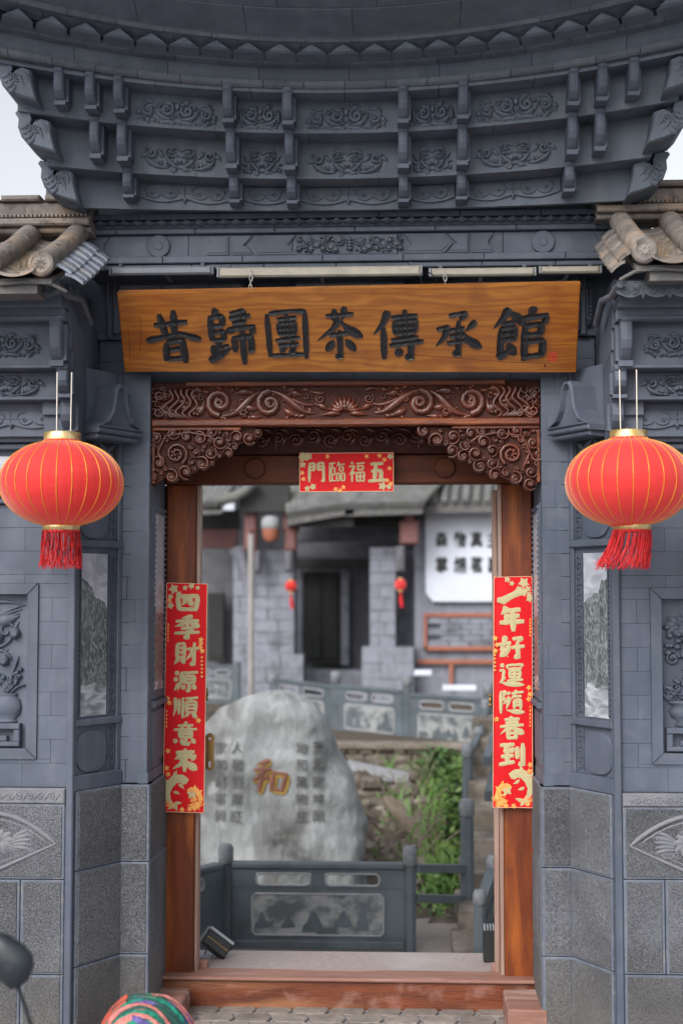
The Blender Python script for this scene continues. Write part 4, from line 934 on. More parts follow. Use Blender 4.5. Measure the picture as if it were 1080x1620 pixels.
        rl3.ribbon(bez((cx-.05, yt-.22), (cx-.10, yt-.28), (cx-.02, yt-.36)), .010, .025, 0, Mn); scroll(rl3, cx-.04, yt-.27, .04, 1, 2, .009, .025, Mn); scroll(rl3, cx+.03, yt-.30, .035, -1, 2, .008, .025, Mn)
        rl3.build('relief_flowers', GP, wing)
    # ledges and framed picture over the blocks
    MB().blk(Mw, X0+.6, X1, zl(797), zl(790), -.05, .030, .005).build('ledge', GP, wing)
    MB().blk(Mw, X0+.6, X1-.0, zl(790)+.001, zl(702), -.05, -.004, .003).build('picture_ground', GP, wing)
    mrb = landscape('wing_marble_'+SIDE[s], zl(775), zl(722), 0, 12.0+s, .7)
    MB().blk(Mw, X0+.9, X1-.17, zl(773), zl(722), -.005, .002, .001).build('marble_picture', mrb, wing)
    bd = MB()
    for i in range(52): bd.blk(Mw, X1-.17-i*.021, X1-.155-i*.021, zl(786), zl(778), -.005, .016, .004)
    bd.build('bead_strip', GP, wing)['kind'] = 'stuff'
    MB().blk(Mw, X0+.6, X1-.12, zl(778)+.002, zl(774), -.005, .012, .003).build('moulding', GP, wing)
    MB().blk(Mw, X0+.6, X1, zl(712), zl(703), -.05, .045, .005).build('ledge', GP, wing)
    MB().blk(Mw, X0+.6, X1, zl(702)+.001, zl(692), -.05, .075, .005).build('ledge', GP, wing)
    # corbelled tiers
    XE = -1.345
    tiers = [(691, 634, 7.13, .06), (633, 585, 7.04, .07), (584, 508, 6.96, .06)]
    zq = lambda py, Y: zp(py, Y, 50 if s < 0 else 1030)
    for k, (pa, pb, Yt, ov) in enumerate(tiers):
        Mt = mx(frame((0, Yt, 0), (1, 0, 0)), -s); a, b = zq(pa, Yt)+.001, zq(pb, Yt)
        x = XE-.004
        for w in (.62, .62, .5):
            po = MB().blk(Mt, x-w+.001, x-.001, a, b-.012, -.2, 0, .002).build('tier_panel', GP, wing)
            c = x-w/2-.02; Mo = Mt @ T(c, (a+b)/2-.008, 0)
            if k == 0: place(orn_c(.42, 2).mesh('lambrequin', GP), 'lambrequin', Mo @ Sc(1.1, 1, 2.0), po)
            else: place(OB if k == 1 else OA, 'lotus_carving' if k == 1 else 'scroll_carving', Mo @ Sc(1.05, .95 if k == 1 else 1.1, 2.0), po)
            MB().blk(Mt, x-w+.001, x-.001, b-.011, b+.006, -.2, ov+.05, .004).build('shelf_slab', GP, wing); x -= w
        hh = (zq(pb, Yt)-zq(pa, Yt)); am = arm_mesh(hh*.98, .11, .062, 'arm')
        e = Vector((s*-(XE+.016-.05*(k == 2)*0), Yt-ov-.035, b-.002)) 
        e.x = s*(abs(XE)+.03+(.0, .0, .02)[k])
        place(am, 'bracket_arm', Matrix.Translation(e) @ Sc(-s, 1, 1), wing)
    # cornice under the tiles
    for (pa, pb, Y, nm) in ((507, 486, 6.86, 'cornice_board'), (485, 463, 6.80, 'cornice_board'), (462, 446, 6.72, 'cornice_board')):
        Mt = mx(frame((0, Y, 0), (1, 0, 0)), -s); x = XE
        for w in (.42, .5, .5): MB().blk(Mt, x-w+.002, x-.001, zq(pa, Y)+.001, zq(pb, Y), -.3, 0, .006).build(nm, GP2, wing); x -= w
    Mt = mx(frame((0, 6.66, 0), (1, 0, 0)), -s)
    pl = orn_c(.34, 3); place(pl.mesh('eave_plaque', GPD), 'eave_plaque', Mt @ T(XE-.16, zq(458, 6.66), 0) @ Sc(1.1, .9, 1.5), wing)
    # end face of the corbelled part, courses running back
    Me = mx(frame((-abs(XE), 6.93, 0), (0, 1, 0)), -s)
    ze0, ze1 = zq(690, 7.1), zq(455, 7.0)
    nrow = 7
    for i in range(nrow):
        a = ze0+(ze1-ze0)*i/nrow; b = ze0+(ze1-ze0)*(i+1)/nrow; off = .0
        MB().prism([(.2-.2*(i+1)/nrow+.0, a+.001), (.64, a-.12), (.64, b-.122), (.2-.2*(i+1)/nrow, b-.001)], -.16, .004+random.uniform(0, .003), Me, .003).build('gable_brick', GP, wing)
    Mg = mx(frame((-abs(XE)+.01, 0, 0), (0, 1, 0)), -s)
    rk = MB(); rk.tube([(s*(abs(XE)-.015), 6.62, zq(452, 6.66)), (s*(abs(XE)-.03), 6.80, zq(452, 6.66)-.02), (s*(abs(XE)-.05), 6.98, zq(470, 7.0)-.02), (s*(abs(XE)-.05), 7.2, zq(500, 7.1)-.02)], .018, 8); rk.build('verge_roll', GPD, wing)
    # ------- tiled roof
    roof = MB(); zE, zR = zp(417, 6.5, 57 if s < 0 else 1022)-.0, 0
    if s > 0: zE = zp(396, 6.5, 1022)
    rise = .36; yE, yR = 6.50, 7.28
    def RZ(y): t = (y-yE)/(yR-yE); return zE + rise*(t*.8+.2*t*t)
    rings = []; XI = 1.33 if s < 0 else 1.39
    for i in range(7):
        y = yE+.03+(yR-yE)*i/6; rings.append([Vector((s*2.9, y, RZ(y)-.075)), Vector((s*XI, y, RZ(y)-.075)), Vector((s*XI, y, RZ(y)-.10)), Vector((s*2.9, y, RZ(y)-.10))])
    ro = roof.loft(rings, smooth=False).build('roof_bed', TILED, wing)
    xt0 = 1.372 if s < 0 else 1.425
    for i in range(6):
        xt = xt0+.25*i; nseg = 3
        for j in range(nseg):
            ya = yE+(yR-yE)*j/nseg; yb_ = yE+(yR-yE)*(j+1)/nseg+.015; r0 = .056 if j else .056
            tb = MB(); tb.tube([(s*xt, ya+(yb_-ya)*q/4, RZ(ya+(yb_-ya)*q/4)) for q in range(5)], [.058, .057, .056, .055, .054], 14); to = tb.build('barrel_tile', TILE, ro)
            if j == 0:
                Md = frame((s*xt, yE, RZ(yE)), (1, 0, 0)); dd = MB(); dd.disc(0, 0, .060, -.02, .010, Md, 22, .006); dd.build('eave_disc', TILE, ro)
                if i < 3:
                    fl = MB()
                    for a in range(8): leaf(fl, (0, 0), (.034*math.cos(a*pi/4), .034*math.sin(a*pi/4)), .009, .008, Md @ T(0, 0, .009), 0)
                    fl.ribbon([(.046*math.cos(a*pi/12), .046*math.sin(a*pi/12)) for a in range(25)], .004, .006, .009, Md); fl.build('disc_flower', TILE, ro)
        # pan tiles between the barrels
        for j in range(9):
            ya = yE-.03+j*.085; rg = []
            for (yy, dz_) in ((ya, .010), (ya+.12, -.002)):
                rg.append([Vector((s*(xt+.125+q*.02), yy, RZ(yy)+dz_-.055+.030*(q/5.)**2)) for q in range(-5, 6)] + [Vector((s*(xt+.125+q*.02), yy, RZ(yy)+dz_-.067+.030*(q/5.)**2)) for q in range(5, -6, -1)])
            MB().loft(rg, smooth=False).build('pan_tile', TILE, ro)
    # verge: two rows of slabs stepping down beyond the last barrel
    for row in range(2):
        for j in range(7):
            yy = yE+.07+j*.088; z0 = RZ(yy)-.010-row*.046; xa = xt0-.045-row*(.055 if s < 0 else .035); rg = []
            for q in range(5):
                t = q/4; x_ = xa-(.085 if s < 0 else .062)*t; z_ = z0-.045*t**1.6
                rg.append([Vector((s*x_, yy-.01, z_)), Vector((s*x_, yy+.066, z_+.024)), Vector((s*x_, yy+.066, z_+.010)), Vector((s*x_, yy-.01, z_-.015))])
            MB().loft(rg, smooth=False).build('verge_tile', TILEB if (s < 0 and j < 4) else TILE if s > 0 else TILEB, ro)
    eb = MB(); eb.tube([(s*(xt0+.20), yE+.03, zE-.088), (s*(xt0+.05), yE+.03, zE-.076), (s*(xt0-.04), yE+.05, zE-.088), (s*(xt0-.10), yE+.09, zE-.115)], .009, 7); eb.build('eave_roll', TILED, ro)
    MB().box(*sorted((s*xt0+s*.03, s*2.9)), yE+.05, yE+.2, zE-.13, zE-.075).build('eave_band', TILED, ro)
    # grass tufts in the valleys
    gr = MB()
    for i in range(260):
        x_ = s*(xt0+.125+random.gauss(0, .05)); y_ = random.uniform(yE+.1, yE+.5); a = random.uniform(0, 6); L_ = random.uniform(.015, .05)
        b_ = Vector((x_, y_, RZ(y_)-.05)); tp = b_+Vector((math.cos(a)*L_*.6, math.sin(a)*L_*.6, L_)); sd_ = Vector((.0018, .001, 0)); gr.add([b_-sd_, b_+sd_, tp], [(0, 1, 2)])
    go = gr.build('dry_grass', GRASSD, ro); go['kind'] = 'stuff'
    # ridge
    yk = 7.26; zk = lambda py: zp(py, yk, 60)
    dzr = .0 if s < 0 else .035
    Mr = mx(frame((0, yk, 0), (1, 0, 0)), -s)
    for (pa, pb, w, nm, seg) in ((372, 363, .05, 'ridge_band', .8), (363, 352, .09, 'ridge_band', .62), (350, 322, .02, 'ridge_block', .7), (321, 312, .05, 'ridge_cap', .23)):
        x = -1.30 if nm != 'ridge_cap' else -1.34
        while x > -2.9:
            MB().blk(Mr, x-seg+.004+(.02 if nm == 'ridge_cap' else 0), x-.003, zk(pa)+.001+dzr, zk(pb)+dzr, -.14, w, .008).build(nm, TILE, ro); x -= seg
    dn_ = MB()
    for i in range(40): dn_.blk(Mr, -1.34-i*.022, -1.325-i*.022, zk(346)+dzr, zk(341)+dzr, .02, .034, .003)
    dn_.build('ridge_dentils', TILE, ro)['kind'] = 'stuff'

# ---------------------------------------------------------------- wooden doorway, parts of the gatehouse
random.seed(5)
def pr_(p0, p1, Y, w0, w1, c=.004, M=None):
    a, b = P(p0[0], p0[1], Y), P(p1[0], p1[1], Y); return MB().blk(M or front(Y), min(a.x, b.x), max(a.x, b.x), min(a.z, b.z), max(a.z, b.z), w0, w1, c)
YJ = 8.04; FJ = front(YJ)
zS = zp(1548, 7.95)              # top of the threshold
zL0, zL1 = zp(765, 8.0), zp(719, 8.0)
df = MB().blk(front(8.0), -1.043, 1.043, zL0, zL1, -.12, .0, .008).build('door_frame', WDK, gate)
for s in (-1, 1):
    xi = .868; o = MB().blk(mx(FJ, -s), -1.035, -xi-.0, zS-.02, zL0-.001, -.10, 0, .006).build('jamb', WJ, df)
    MB().blk(mx(FJ, -s), -xi+.001, -xi+.022, zS-.02, zL0-.001, -.12, -.03, .004).build('worn_rebate', WED, df)
    if s > 0: MB().blk(mx(FJ, -s), -xi+.024, -xi+.05, zS-.02, zL0-.03, -.17, -.09, .004).build('worn_rebate', WED, df)
    MB().disc((-.525 if s < 0 else .545), zp(741, 8), .058, .0, .022, front(8.0), 28, .006).build('round_peg', WDK, df)
    # dark gap strip between jamb and stone
    MB().blk(mx(front(8.10), -s), -1.06, -1.036, 0, zL0, -.05, 0, .002).build('side_batten', WDK, df)
    # corner block standing before the threshold
    MB().blk(FL, *( (-1.05, -.865) if s < 0 else (.845, 1.045)), 7.60 if s < 0 else 7.52, 7.93, 0, .125 if s < 0 else .14, .01).build('corner_block', WWORN, df)
    MB().blk(mx(frame((0, 8.14, 0), (1, 0, 0)), -s), -.90, -.80, zS-.01, zS+.035, -.06, .0, .006).build('door_stop', WWORN, df)
MB().blk(front(7.97), -1.04, 1.04, 0, zS-.022, -.12, 0, .006).build('threshold', WJH, df)
MB().blk(front(7.945), -1.045, 1.045, zS-.021, zS, -.19, 0, .007).build('threshold_cap', WWORN, df)
# hasp plates on the leaf edges
for (px, py, s) in ((331, 1189, -1),):
    a, b = P(325, 1218, 8.12), P(339, 1160, 8.12); hp = MB().prism([(a.x, a.z+.012), (a.x+.012, a.z), (b.x-.012, a.z), (b.x, a.z+.012), (b.x, b.z-.015), (b.x-.015, b.z), (a.x+.015, b.z), (a.x, b.z-.015)], 0, .006, front(8.12), .002).build('hasp_plate', BRASS, df)
    MB().disc((a.x+b.x)/2, b.z-.03, .008, .005, .008, front(8.12), 12, .001).build('hasp_hole', PLAS, hp); MB().blk(front(8.12), (a.x+b.x)/2-.006, (a.x+b.x)/2+.006, a.z+.015, a.z+.05, .005, .008, .001).build('hasp_slot', PLAS, hp)
for px, py in ((327, 1098), (775, 1108)):
    e = P(px, py, 8.12); k_ = MB(); k_.blob((0, 0, 0), (.012, .010, .018), Matrix.Translation(e)); k_.blob((0, 0, -.028), (.010, .009, .013), Matrix.Translation(e)); k_.blob((0, 0, .026), (.008, .007, .010), Matrix.Translation(e)); k_.build('door_knocker', BRASS, df)
# soffit closing the head of the doorway
MB().box(-1.04, 1.04, 7.68, 8.1, zp(604, 7.66)-.03, zp(604, 7.66)-.004).build('head_soffit', WDK, df)
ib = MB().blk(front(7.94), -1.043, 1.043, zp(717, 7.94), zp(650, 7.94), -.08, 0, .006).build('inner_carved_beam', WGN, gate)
ic = MB(); zc_ = (zp(714, 7.94)+zp(672, 7.94))/2
for i in range(13):
    x = -.58+i*.097; scroll(ic, x, zc_+.012*(-1)**i, .040, (-1)**i, i, .009, .016, front(7.94)); leaf(ic, (x+.02, zc_-.04), (x+.07, zc_+.02), .014, .014, front(7.94)); leaf(ic, (x, zc_+.05), (x+.06, zc_+.03), .012, .014, front(7.94))
for x in (-.40, .40): ic.blk(front(7.94), x-.006, x+.006, zc_-.06, zc_+.06, 0, .014, .003)
ic.build('inner_scrolls', WCV, ib)
lp = MB(); lp.lathe([(.012, .0), (.06, .01), (.075, .03), (.07, .035)], 20, Matrix.Translation(P(546, 676, 7.72)+Vector((0, 0, -.0)))); lp.build('ceiling_lamp_shade', SINK, ib)

# carved lintel
YC = 7.60; FC = front(YC)
CL = lambda px, py: (P(px, py, YC).x, P(px, py, YC).z)
zt_, zu, zd, zb_ = zp(603, YC), zp(611, YC), zp(663, YC), zp(673, YC)
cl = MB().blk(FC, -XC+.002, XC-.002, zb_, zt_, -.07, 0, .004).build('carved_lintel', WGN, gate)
MB().blk(FC, -.86, .86, zu, zt_, -.02, .030, .006).build('lintel_fillet', WJF, cl)
MB().blk(FC, -XC+.004, XC-.004, zb_-.004, zd, -.02, .034, .007).build('lintel_fillet', WJF, cl)
zm = (zu+zd)/2; hh = (zu-zd)/2
def vine(mb, s):
    X = lambda x: s*x
    f = dict(h=.024)
    # from the middle flower outwards: branch, round scroll, branch, round scroll, leaf end
    mb.ribbon([(X(a), b) for a, b in bez((.16, zm-.055), (.26, zm-.07), (.30, zm+.075), (.44, zm+.068), n=12)], taper(12, .016), .026, 0, FC)
    mb.ribbon([(X(a), b) for a, b in bez((.13, zm+.01), (.21, zm-.055), (.27, zm+.04), (.40, zm+.05), n=12)], taper(12, .009), .020, 0, FC)
    sp = spiral(X(.405), zm-.004, .072, 1.5, pi/2, -s); mb.ribbon(sp, [.015-.006*i/len(sp) for i in range(len(sp))], .028, 0, FC)
    scroll(mb, X(.405), zm-.004, .030, s, 1, .009, .022, FC, 1.0)
    mb.ribbon([(X(a), b) for a, b in bez((.44, zm+.068), (.54, zm+.04), (.55, zm-.075), (.66, zm-.068), n=12)], taper(12, .017), .028, 0, FC)
    sp = spiral(X(.675), zm+.006, .074, 1.6, -pi/2, s); mb.ribbon(sp, [.016-.007*i/len(sp) for i in range(len(sp))], .030, 0, FC)
    scroll(mb, X(.675), zm+.006, .030, -s, 2, .009, .022, FC, 1.0)
    for (a, b, w, bd) in (((.50, zm+.06), (.60, zm+.045), .016, .2), ((.47, zm-.03), (.56, zm-.0), .014, -.2), ((.33, zm-.03), (.24, zm-.068), .015, .2), ((.52, zm-.075), (.44, zm-.072), .012, .1),
                          ((.76, zm-.05), (.84, zm-.03), .020, .3), ((.80, zm-.07), (.76, zm+.02), .015, .2), ((.77, zm+.065), (.85, zm+.075), .016, .2), ((.79, zm+.05), (.86, zm+.03), .014, -.2), ((.83, zm-.01), (.93, zm+.0), .012, .3), ((.84, zm-.02), (.90, zm-.045), .010, .3),
                          ((.29, zm+.07), (.22, zm+.045), .016, .2), ((.58, zm+.07), (.53, zm+.045), .012, 0)):
        leaf(mb, (X(a[0]), a[1]), (X(b[0]), b[1]), w, .022, FC, bd*s)
    rs = random.Random(9)
    for k in range(34):
        u_ = rs.uniform(.17, .80); w_ = zm+rs.choice((-1, 1))*rs.uniform(.045, .078); a_ = rs.uniform(-1, 1)
        if min(math.hypot(u_-.405, w_-zm), math.hypot(u_-.675, w_-zm)) < .062: continue
        leaf(mb, (X(u_), w_), (X(u_+.045*math.cos(a_)), w_+.03*math.sin(a_)), .009, .015, FC, .2*s)
    for (u_, w_) in ((.30, .052), (.33, .02), (.52, -.035), (.55, .01), (.60, -.045), (.78, .03), (.235, -.03), (.21, .03)): scroll(mb, X(u_), zm+w_, .019, s, u_*9, .0045, .018, FC, 1.1)
    for k in range(6): mb.blob((X(.545)+.017*math.cos(k), zm-.052+.013*math.sin(k), .008), (.010, .010, .014), FC, 6)
    for k in range(5): mb.blob((X(.80)+.016*math.cos(k*1.3), zm-.045+.016*math.sin(k*1.3), .01), (.011, .010, .014), FC, 6)
for s in (-1, 1):
    va = MBW(); vine(va, s); va.build('vine_carving', WCV, cl)
lo_ = MB()
for r_, m_, off in ((.075, 9, 0), (.052, 7, .3), (.03, 5, .1)):
    for k in range(m_):
        a = pi*(k+.5+off*0)/m_; leaf(lo_, (0+.02*math.cos(a), zm-.05), (r_*1.25*math.cos(a), zm-.05+r_*1.35*math.sin(a)), .017*(r_/.075)**.4, .026+.012*(1-r_/.075), FC, 0)
for s in (-1, 1):
    leaf(lo_, (s*.02, zm-.06), (s*.13, zm-.07), .016, .024, FC, .1*s); scroll(lo_, s*.13, zm+.02, .028, -s, 1, .008, .022, FC); leaf(lo_, (s*.09, zm-.04), (s*.17, zm-.01), .018, .024, FC, .2*s); leaf(lo_, (s*.10, zm+.06), (s*.20, zm+.07), .014, .022, FC)
lo_.blob((0, zm-.02, .015), (.016, .02, .024), FC); lo_.build('lotus_carving', WCV, cl)
for s in (-1, 1):   # folded cloth bands and clouds at both ends
    en = MB()
    for k in range(5):
        xo = XC-.235+k*.034
        pts = [(s*(xo+.030*math.sin(t*9+k*.4)*(.5+t)+(.5-abs(t-.5))*.075-.02), zu-.002+(zd-zu+.004)*t+.0) for t in [i/14 for i in range(15)]]
        en.ribbon(pts, .013, .030, 0, FC)
    for k in range(16):
        en_x = s*(XC-.095+random.uniform(0, .085)); scroll(en, en_x, zm+random.uniform(-hh, hh)*.85, random.uniform(.018, .03), random.choice((-1, 1)), random.uniform(0, 6), .007, .03, FC, 1.1)
    for (a, b, r_) in ((XC-.045, .045, .038), (XC-.04, -.05, .036), (XC-.11, -.06, .026)): scroll(en, s*a, zm+b, r_, s, 2, .009, .034, FC, 1.5)
    en.build('folded_band_carving', WCV, cl)

# carved spandrels
for s in (-1, 1):
    px = [(237, 675), (405, 675), (411, 682), (404, 694), (388, 697), (372, 706), (362, 717), (345, 722), (336, 733), (318, 737), (306, 748), (288, 750), (274, 757), (262, 752), (252, 762), (242, 768), (237, 764)] if s < 0 else \
         [(851, 675), (676, 675), (668, 682), (676, 694), (692, 698), (706, 706), (716, 717), (733, 722), (742, 733), (760, 738), (772, 750), (790, 752), (806, 760), (820, 756), (832, 763), (846, 769), (851, 766)]
    poly = [CL(*p) for p in px]; 
    if s < 0: poly = poly[::-1]
    poly = [(max(-XC+.003, min(XC-.003, x)), z) for x, z in poly]
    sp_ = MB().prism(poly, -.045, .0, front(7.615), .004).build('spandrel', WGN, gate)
    MB().blk(front(7.615), *((-XC+.004, -.56) if s < 0 else (.575, XC-.004)), zp(680, 7.6), zp(674.5, 7.6), 0, .028, .004).build('spandrel_fillet', WJF, sp_)
    if True: MB().blk(front(7.615), *((-XC+.004, -XC+.020) if s < 0 else (XC-.020, XC-.004)), zp(764, 7.6), zp(681, 7.6), 0, .024, .003).build('spandrel_fillet', WJF, sp_)
    Fs = front(7.615)
    def inside(x, z):
        c = False; n_ = len(poly)
        for i in range(n_):
            x1, z1 = poly[i]; x2, z2 = poly[(i+1) % n_]
            if (z1 > z) != (z2 > z) and x < (x2-x1)*(z-z1)/(z2-z1)+x1: c = not c
        return c
    sw = MB(); used = []
    bx, bz = CL(*((279, 718) if s < 0 else (808, 718)))
    spi = spiral(bx, bz, .062, 1.9, -1 if s < 0 else pi+1, -s); sw.ribbon(spi, [.013-.005*i/len(spi) for i in range(len(spi))], .032, 0, Fs)
    for k in range(7): a = k*.9; sw.blob((bx+.024*math.cos(a), bz+.024*math.sin(a), .01), (.010, .010, .018), Fs, 6)
    used.append((bx, bz, .085))
    arc = [CL(*p) for p in ([(262, 742), (250, 715), (262, 690), (300, 684), (330, 690), (355, 706)] if s < 0 else [(825, 745), (838, 715), (826, 690), (788, 684), (757, 690), (735, 706)])]
    q = []
    for i in range(len(arc)-1):
        for j in range(4): t = j/4; q.append((arc[i][0]*(1-t)+arc[i+1][0]*t, arc[i][1]*(1-t)+arc[i+1][1]*t))
    sw.ribbon(q, .010, .026, 0, Fs)
    for tr_ in range(4000):
        rr = (.042, .034, .027, .021, .016)[min(4, int(tr_/350))]*random.uniform(.9, 1.1); x = random.uniform(min(p[0] for p in poly), max(p[0] for p in poly)); z = random.uniform(min(p[1] for p in poly), zp(682, YC))
        if not inside(x, z): continue
        if any(math.hypot(x-a, z-b) < (rr+c)*.80 for a, b, c in used): continue
        if not all(inside(x+rr*.6*math.cos(a), z+rr*.6*math.sin(a)) or True for a in (0, 2, 4)): continue
        used.append((x, z, rr)); scroll(sw, x, z, rr*.95, random.choice((-1, 1)), random.uniform(0, 6), max(.0055, rr*.24), .016+rr*.45, Fs, 1.35)
        sw.blob((x, z, .0), (rr*.62, rr*.62, .014+rr*.2), Fs, 7, .15)
        if len(used) > 130: break
    sw.build('cloud_scroll_carving', WCV, sp_)

# ---------------------------------------------------------------- name board
def plane4(tl, tr, br, bl):
    c = (tl+tr+br+bl)/4; U = ((tr+br)-(tl+bl)).normalized(); V = ((tl+tr)-(bl+br)); V = (V-U*V.dot(U)).normalized(); Wv = U.cross(V)
    M = Matrix(((U.x, V.x, Wv.x, c.x), (U.y, V.y, Wv.y, c.y), (U.z, V.z, Wv.z, c.z), (0, 0, 0, 1)))
    def pix(px, py):        # where the photo's pixel meets this plane, in (u, v)
        d = _F + _R*((px-540)/FPX) + _U*((810-py)/FPX); t = (c-CAM).dot(Wv)/d.dot(Wv); q = CAM+d*t-c; return (q.dot(U), q.dot(V))
    return M, pix
YT_, YBt = 7.17, 7.42
tl, tr, br, bl = P(185, 465, YT_), P(918, 450, YT_-.02), P(911, 589, YBt), P(197, 588, YBt)
MBd, pb_ = plane4(tl, tr, br, bl)
poly = [pb_(197, 588), pb_(911, 589), pb_(918, 450), pb_(185, 465)]
bd0 = MB().prism(poly, -.05, .0, MBd, .005)
board = bd0.build('name_board', WB); tag(board, 'long orange varnished wooden board with seven carved black characters hanging over the door', 'sign board')
for ch, (x0, y0, x1, y1) in zip('昔歸團茶傳承館', ((234, 488, 316, 576), (330, 483, 408, 577), (419, 487, 490, 570), (500, 484, 575, 571), (589, 487, 673, 572), (685, 489, 765, 570), (776, 484, 873, 573))):
    a, b = pb_(x0, y1), pb_(x1, y0); M_ = MBd @ T((a[0]+b[0])/2, (a[1]+b[1])/2, .0005); mb = MB()
    brush(mb, ch, M_, b[0]-a[0]-.02, b[1]-a[1]-.012, 1.28, .0065, True); mb.build('carved_character', INK, board)
a, b = pb_(867, 570), pb_(880, 559)
sl_ = MB(); cxx, czz = (a[0]+b[0])/2, (a[1]+b[1])/2; rr = (b[0]-a[0])/2
SEAL = mat('seal_red', (.55, .02, .015), rough=.6)
for (p, q) in (((-1, -1), (1, -1)), ((1, -1), (1, 1)), ((1, 1), (-1, 1)), ((-1, 1), (-1, -1)), ((0, -.7), (0, .7)), ((-.7, .1), (.7, .1)), ((-.6, -.5), (.6, -.5)), ((-.5, .55), (.5, .55))):
    sl_.ribbon([(cxx+p[0]*rr, czz+p[1]*rr), (cxx+q[0]*rr, czz+q[1]*rr)], .0025, .0012, .0003, MBd)
sl_.build('red_seal', SEAL, board)
for pts_ in (((470, 556), (520, 559), (560, 560)), ((655, 561), (720, 566), (800, 573), (872, 575)), ((222, 500), (224, 530), (220, 560)), ((204, 520), (206, 575))):
    cr_ = MB(); cr_.ribbon([pb_(*p) for p in pts_], [.0012]*len(pts_), .0006, .0, MBd); cr_.build('crack', WDK, board)
a = pb_(861, 578); MB().disc(a[0], a[1], .006, 0, .004, MBd, 10, .001).build('nail_head', WDK, board)
for px in (396, 704):
    t_ = P(px, 457, 7.2); pz = [t_+Vector((0, .0, .0))]
    for k in range(4):
        ck = MB(); c = t_+Vector((0, .015*k, .006+.028*k)); a_ = pi/2*(k % 2)
        pts = [c+Vector((math.cos(t)*.008*math.cos(a_), math.cos(t)*.008*math.sin(a_), math.sin(t)*.018)) for t in [2*pi*i/12 for i in range(13)]]
        ck.tube(pts, .0028, 5).build('chain_link', CHAIN, board)

# ---------------------------------------------------------------- light battens
for i, (p0, p1, m_, lb, Y) in enumerate((((172, 422), (338, 433), TUBEG, 'short dusty grey light batten above the left end of the name board', 7.30),
                        ((343, 423), (668, 435), TUBEW, 'longest cream light batten, above the middle of the name board', 7.27),
                        ((678, 424), (848, 435), TUBEW, 'mid length cream light batten above the last two board characters', 7.27),
                        ((852, 421), (952, 431), TUBEW, 'shortest light batten, next to the right downpipe and tiles', 7.28))):
    a, b = P(*p0, Y), P(*p1, Y); t = empty('light_batten', ((a.x+b.x)/2, Y, b.z), lb, 'light', 'light battens over the name board')
    MB().blk(front(Y), a.x+.012, b.x-.012, b.z, a.z, -.035, 0, .009).build('housing', m_, t)
    for q in ((a.x, a.x+.011), (b.x-.011, b.x)): MB().blk(front(Y), q[0], q[1], b.z-.001, a.z+.001, -.036, .001, .004).build('end_cap', RAILW if m_ is TUBEW else TUBEG, t)
    MB().blk(front(Y), a.x+.05, a.x+.07, a.z, a.z+.02, -.03, -.012, .002).build('mounting_clip', GPD, t); MB().blk(front(Y), b.x-.07, b.x-.05, a.z, a.z+.02, -.03, -.012, .002).build('mounting_clip', GPD, t)
    MB().box((a.x+b.x)/2-.01, (a.x+b.x)/2+.01, Y+.02, 7.66, a.z-.012, a.z-.004).build('bracket', CHAIN, t)
cb = MB(); pts = [P(px, py, 7.24) for px, py in ((668, 430), (664, 436), (668, 450), (682, 452), (690, 444), (684, 434), (676, 430))]; cb.tube(pts, .003, 5); tag(cb.build('cable_loop', CABLE), 'thin black cable loop hanging between two cream light battens', 'cable')
cb = MB(); pts = [P(px, py, 7.24) for px, py in ((846, 431), (838, 438), (843, 447), (856, 445), (870, 448), (890, 443))]; cb.tube(pts, .0025, 5); tag(cb.build('cable_loop', CABLE), 'black cable sagging under the gap before the shortest light batten', 'cable')

